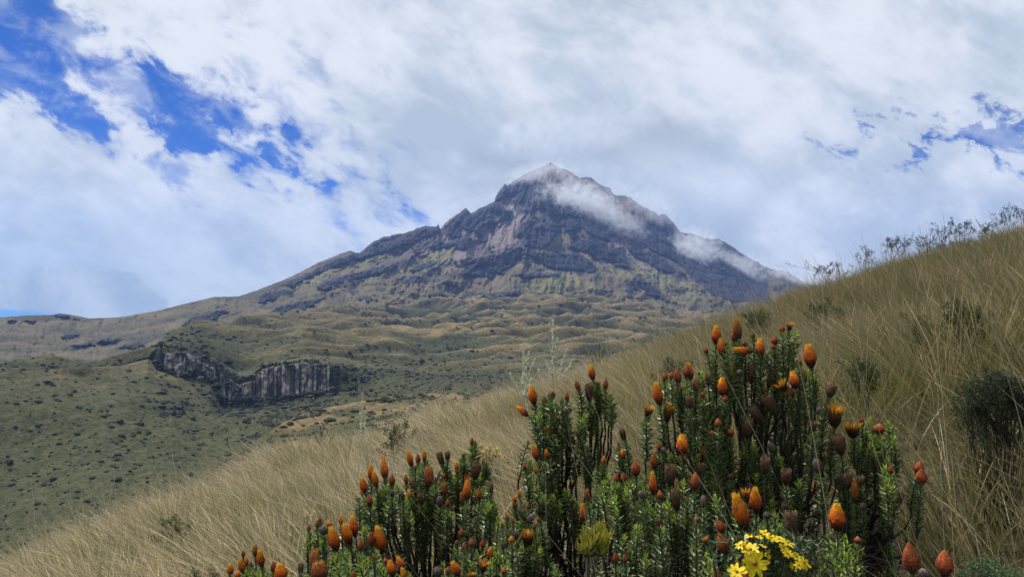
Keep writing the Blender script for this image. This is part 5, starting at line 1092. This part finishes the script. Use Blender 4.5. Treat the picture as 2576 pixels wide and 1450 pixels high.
BU = [("dark grey green bush sunk in grass high on the right slope", 2365, 2475, 806, 48, 10.5, 22), ("small blackish bush in the grass left of the high grey green bush", 2295, 2325, 822, 34, 9.5, 7), ("low olive bush in the grass right above the tallest orange headed shrub", 2140, 2210, 932, 30, 7.5, 14),
      ("large dark green bush at the right edge of the slope", 2420, 2600, 1040, 110, 4.6, 110), ("small grey bush low in grass near the mountain foot side of the slope", 2045, 2110, 792, 24, 11.5, 12), ("tiny bush in the grass left of the tallest shrub top", 1880, 1915, 815, 25, 10.0, 8),
      ("small leafy bush in grass beside the top of the forked shrub", 1672, 1715, 935, 28, 8.0, 9), ("faint dark bush in the bottom left grass", 415, 455, 1335, 32, 6.0, 8), ("dark twig tuft in the grass left of the yellow flowered herb", 975, 1020, 1120, 50, 8.0, 6),
      ("slim dark conifer like plant among the grass at the bottom left", 486, 536, 1470, 140, 3.0, 9), ("green leafy plant in the bottom right corner beside the furry orange heads", 2400, 2575, 1520, 130, 1.5, 44)]
for i, (lb, a, b_, yb, h, d, n) in enumerate(BU):
    twiggy(lb, a, b_, yb, h, d, n, 70 + i, col=((.055, .075, .038) if i == 3 else (.11, .13, .06)) if i != 10 else (.12, .21, .10), cat="bush", group="bushes in the grass", ll=.030 if d > 3.5 else (.014 if d > 2 else .009), name="bush", dense=1.4)
# yellow flowered herbs out in the grass
def yellow_herb(label, pts, Yb, d, seed, sz):
    rg = np.random.default_rng(seed); Xc = sum(p[0] for p in pts) / len(pts); base = on_ground(Xc, Yb, d); root = plant("yellow_flowered_herb", label, "flowering herb", base, "small yellow flowered herbs in the grass"); st = MB(); fl = MB(); lf = MB()
    for (X, Y) in pts:
        e = np.array(at(X, Y, d + rg.uniform(-.08, .08))); path = bez(base, base + [0, 0, .08], e - [0, 0, .08], e, 7); tube(st, path, np.linspace(.003, .0015, 7), np.array([.06, .07, .03]), 4); n = 14
        ph = rg.uniform(0, 6.28, n); el = rg.uniform(.9, 1.5, n); ax = np.stack([np.cos(ph) * np.sin(el), np.sin(ph) * np.sin(el), np.cos(el)], -1); on = np.stack([-np.cos(ph) * np.cos(el), -np.sin(ph) * np.cos(el), np.sin(el)], -1)
        fl = MB(); leaves(fl, np.tile(e, (n, 1)) + rg.normal(0, sz * .15, (n, 3)), ax, on, sz * rg.uniform(.7, 1.1, n), sz * .5 * np.ones(n), np.array([.90, .66, .02]) * rg.uniform(.8, 1.1, (n, 1)), None, .1, .1); fl.build('flower', PETAL, root, origin=base)
        m = 22; u = rg.uniform(.3, .95, m); p = np.stack([np.interp(u, np.linspace(0, 1, 7), path[:, q]) for q in range(3)], -1); ax = rg.normal(0, 1, (m, 3)); ax /= np.linalg.norm(ax, axis=1)[:, None]; on = np.cross(ax, [0, 0, 1.0]); leaves(lf, p, ax, on, .02 * np.ones(m), .008 * np.ones(m), np.array([.05, .08, .03]) * rg.uniform(.6, 1.4, (m, 1)))
    st.build("stems", SOFT, root, smooth=True, origin=base); lf.build("foliage", SOFT, root, origin=base)
yellow_herb("yellow flowered herb in grass right behind the dense middle shrub", [(1212,1120),(1222,1128),(1232,1122),(1240,1135),(1228,1142),(1248,1130),(1256,1144),(1268,1148),(1275,1155),(1238,1150),(1215,1138)], 1200, 4.2, 1, .020)
yellow_herb("faint yellow flowered herb left of the front shrub with four large heads", [(772,1290),(780,1296),(768,1298),(790,1288)], 1330, 4.6, 2, .016)
yellow_herb("single yellow flower in the pale grass at the left", [(556,1266),(562,1268)], 1300, 7.5, 3, .025)
yellow_herb("tiny yellow flower in the right hand grass beyond the tallest shrub", [(2306,1006),(2312,1008)], 1040, 5.5, 4, .014)
yellow_herb("yellow topped sprig on the upper right slope under the skyline", [(2183,652),(2190,655)], 700, 13.0, 5, .04)
grow_grass()
# ------------------------------------------------------------------ air and mist
def box_mesh(name, lo, hi, mat):
    v = [(x, y, z) for x in (lo[0], hi[0]) for y in (lo[1], hi[1]) for z in (lo[2], hi[2])]
    f = [(0, 1, 3, 2), (4, 6, 7, 5), (0, 4, 5, 1), (2, 3, 7, 6), (0, 2, 6, 4), (1, 5, 7, 3)]
    return mesh_np(name, np.array(v, float), np.array(f), mat, smooth=False)
hz = bpy.data.materials.new("air"); hz.use_nodes = True; t_ = hz.node_tree
for n in list(t_.nodes): t_.nodes.remove(n)
pv = N(t_, 'ShaderNodeVolumePrincipled'); o_ = N(t_, 'ShaderNodeOutputMaterial'); t_.links.new(pv.outputs[0], o_.inputs['Volume'])
pv.inputs['Color'].default_value = (0.30, 0.48, 1.0, 1); pv.inputs['Density'].default_value = 0.9e-4; pv.inputs['Anisotropy'].default_value = 0.1
hb = box_mesh("haze", (-4700, -1500, -421), (4700, 4700, 690), hz); tag(hb, kind='stuff')

def mist(center, size, dens, seed, rot=0.0, thr=0.42, ns=2.2):
    m = bpy.data.materials.new("mist"); m.use_nodes = True; t = m.node_tree
    for n in list(t.nodes): t.nodes.remove(n)
    pv = N(t, 'ShaderNodeVolumePrincipled'); o = N(t, 'ShaderNodeOutputMaterial'); t.links.new(pv.outputs[0], o.inputs['Volume'])
    P = N(t, 'ShaderNodeTexCoord').outputs['Object']
    q = VM(t, 'LENGTH', P)
    sc = VM(t, 'ADD', VM(t, 'MULTIPLY', P, (size[0] / 60.0, size[1] / 60.0, size[2] / 60.0)), (seed * 3.7, seed * 1.3, 0))
    n1 = NZ(t, sc, ns, 8, 0.66, 0.9)
    f = M(t, 'SUBTRACT', 1.0, M(t, 'POWER', q, 1.6))
    d = M(t, 'MULTIPLY', SS(t, M(t, 'ADD', M(t, 'MULTIPLY', n1, 1.9), M(t, 'MULTIPLY', f, 0.42)), thr + 0.55, thr + 1.05), M(t, 'MULTIPLY', SS(t, f, 0.0, 0.35), dens))
    t.links.new(d, pv.inputs['Density']); pv.inputs['Color'].default_value = (0.90, 0.94, 1, 1); pv.inputs['Anisotropy'].default_value = 0.2
    pv.inputs['Emission Strength'].default_value = 0.0
    n = 20; th = np.linspace(0, math.pi, n); ph = np.linspace(0, 2 * math.pi, 25)[:-1]
    V_ = np.stack([np.outer(np.sin(th), np.cos(ph)), np.outer(np.sin(th), np.sin(ph)), np.repeat(np.cos(th)[:, None], 24, 1)], -1).reshape(-1, 3)
    i = np.arange(n - 1)[:, None] * 24; j = np.arange(24)[None]; k = (j + 1) % 24
    o = mesh_np("mist", V_, np.stack([i + j, i + 24 + j, i + 24 + k, i + k], -1).reshape(-1, 4), m)
    o.location = center; o.scale = size; o.rotation_euler = (0, rot, 0); tag(o, kind='stuff'); m.cycles.volume_step_rate = 1.0 if hasattr(m.cycles, 'volume_step_rate') else 1.0
    return o
def mist_at(X, Y, d, hw, hh, depth, dens, seed, rot=0.0, thr=0.42, ns=2.2):
    mist(at(X, Y, d), (hw / FD * d, depth, hh / FD * d), dens, seed, math.radians(rot), thr, ns)
mist_at(1450, 512, 2280, 135, 78, 115, 0.022, 1, 8, .46, 3.0)
mist_at(1555, 560, 2230, 110, 55, 95, 0.015, 2, 35, .50, 3.0)
mist_at(1365, 440, 2440, 125, 42, 120, 0.0075, 3, -8, .40)
mist_at(1742, 634, 2300, 95, 75, 105, 0.019, 4, 0, .47, 3.0)
mist_at(1860, 668, 2330, 115, 50, 100, 0.012, 5, 12, .48)
mist_at(1985, 700, 2550, 80, 30, 110, 0.010, 6, 15)
mist_at(1310, 545, 2250, 80, 34, 75, 0.010, 7, 10)
mist_at(1640, 520, 2450, 120, 60, 110, 0.007, 8, 30, .46)
mist_at(1440, 330, 2750, 260, 75, 200, 0.0022, 9, -10, .30, 1.2)
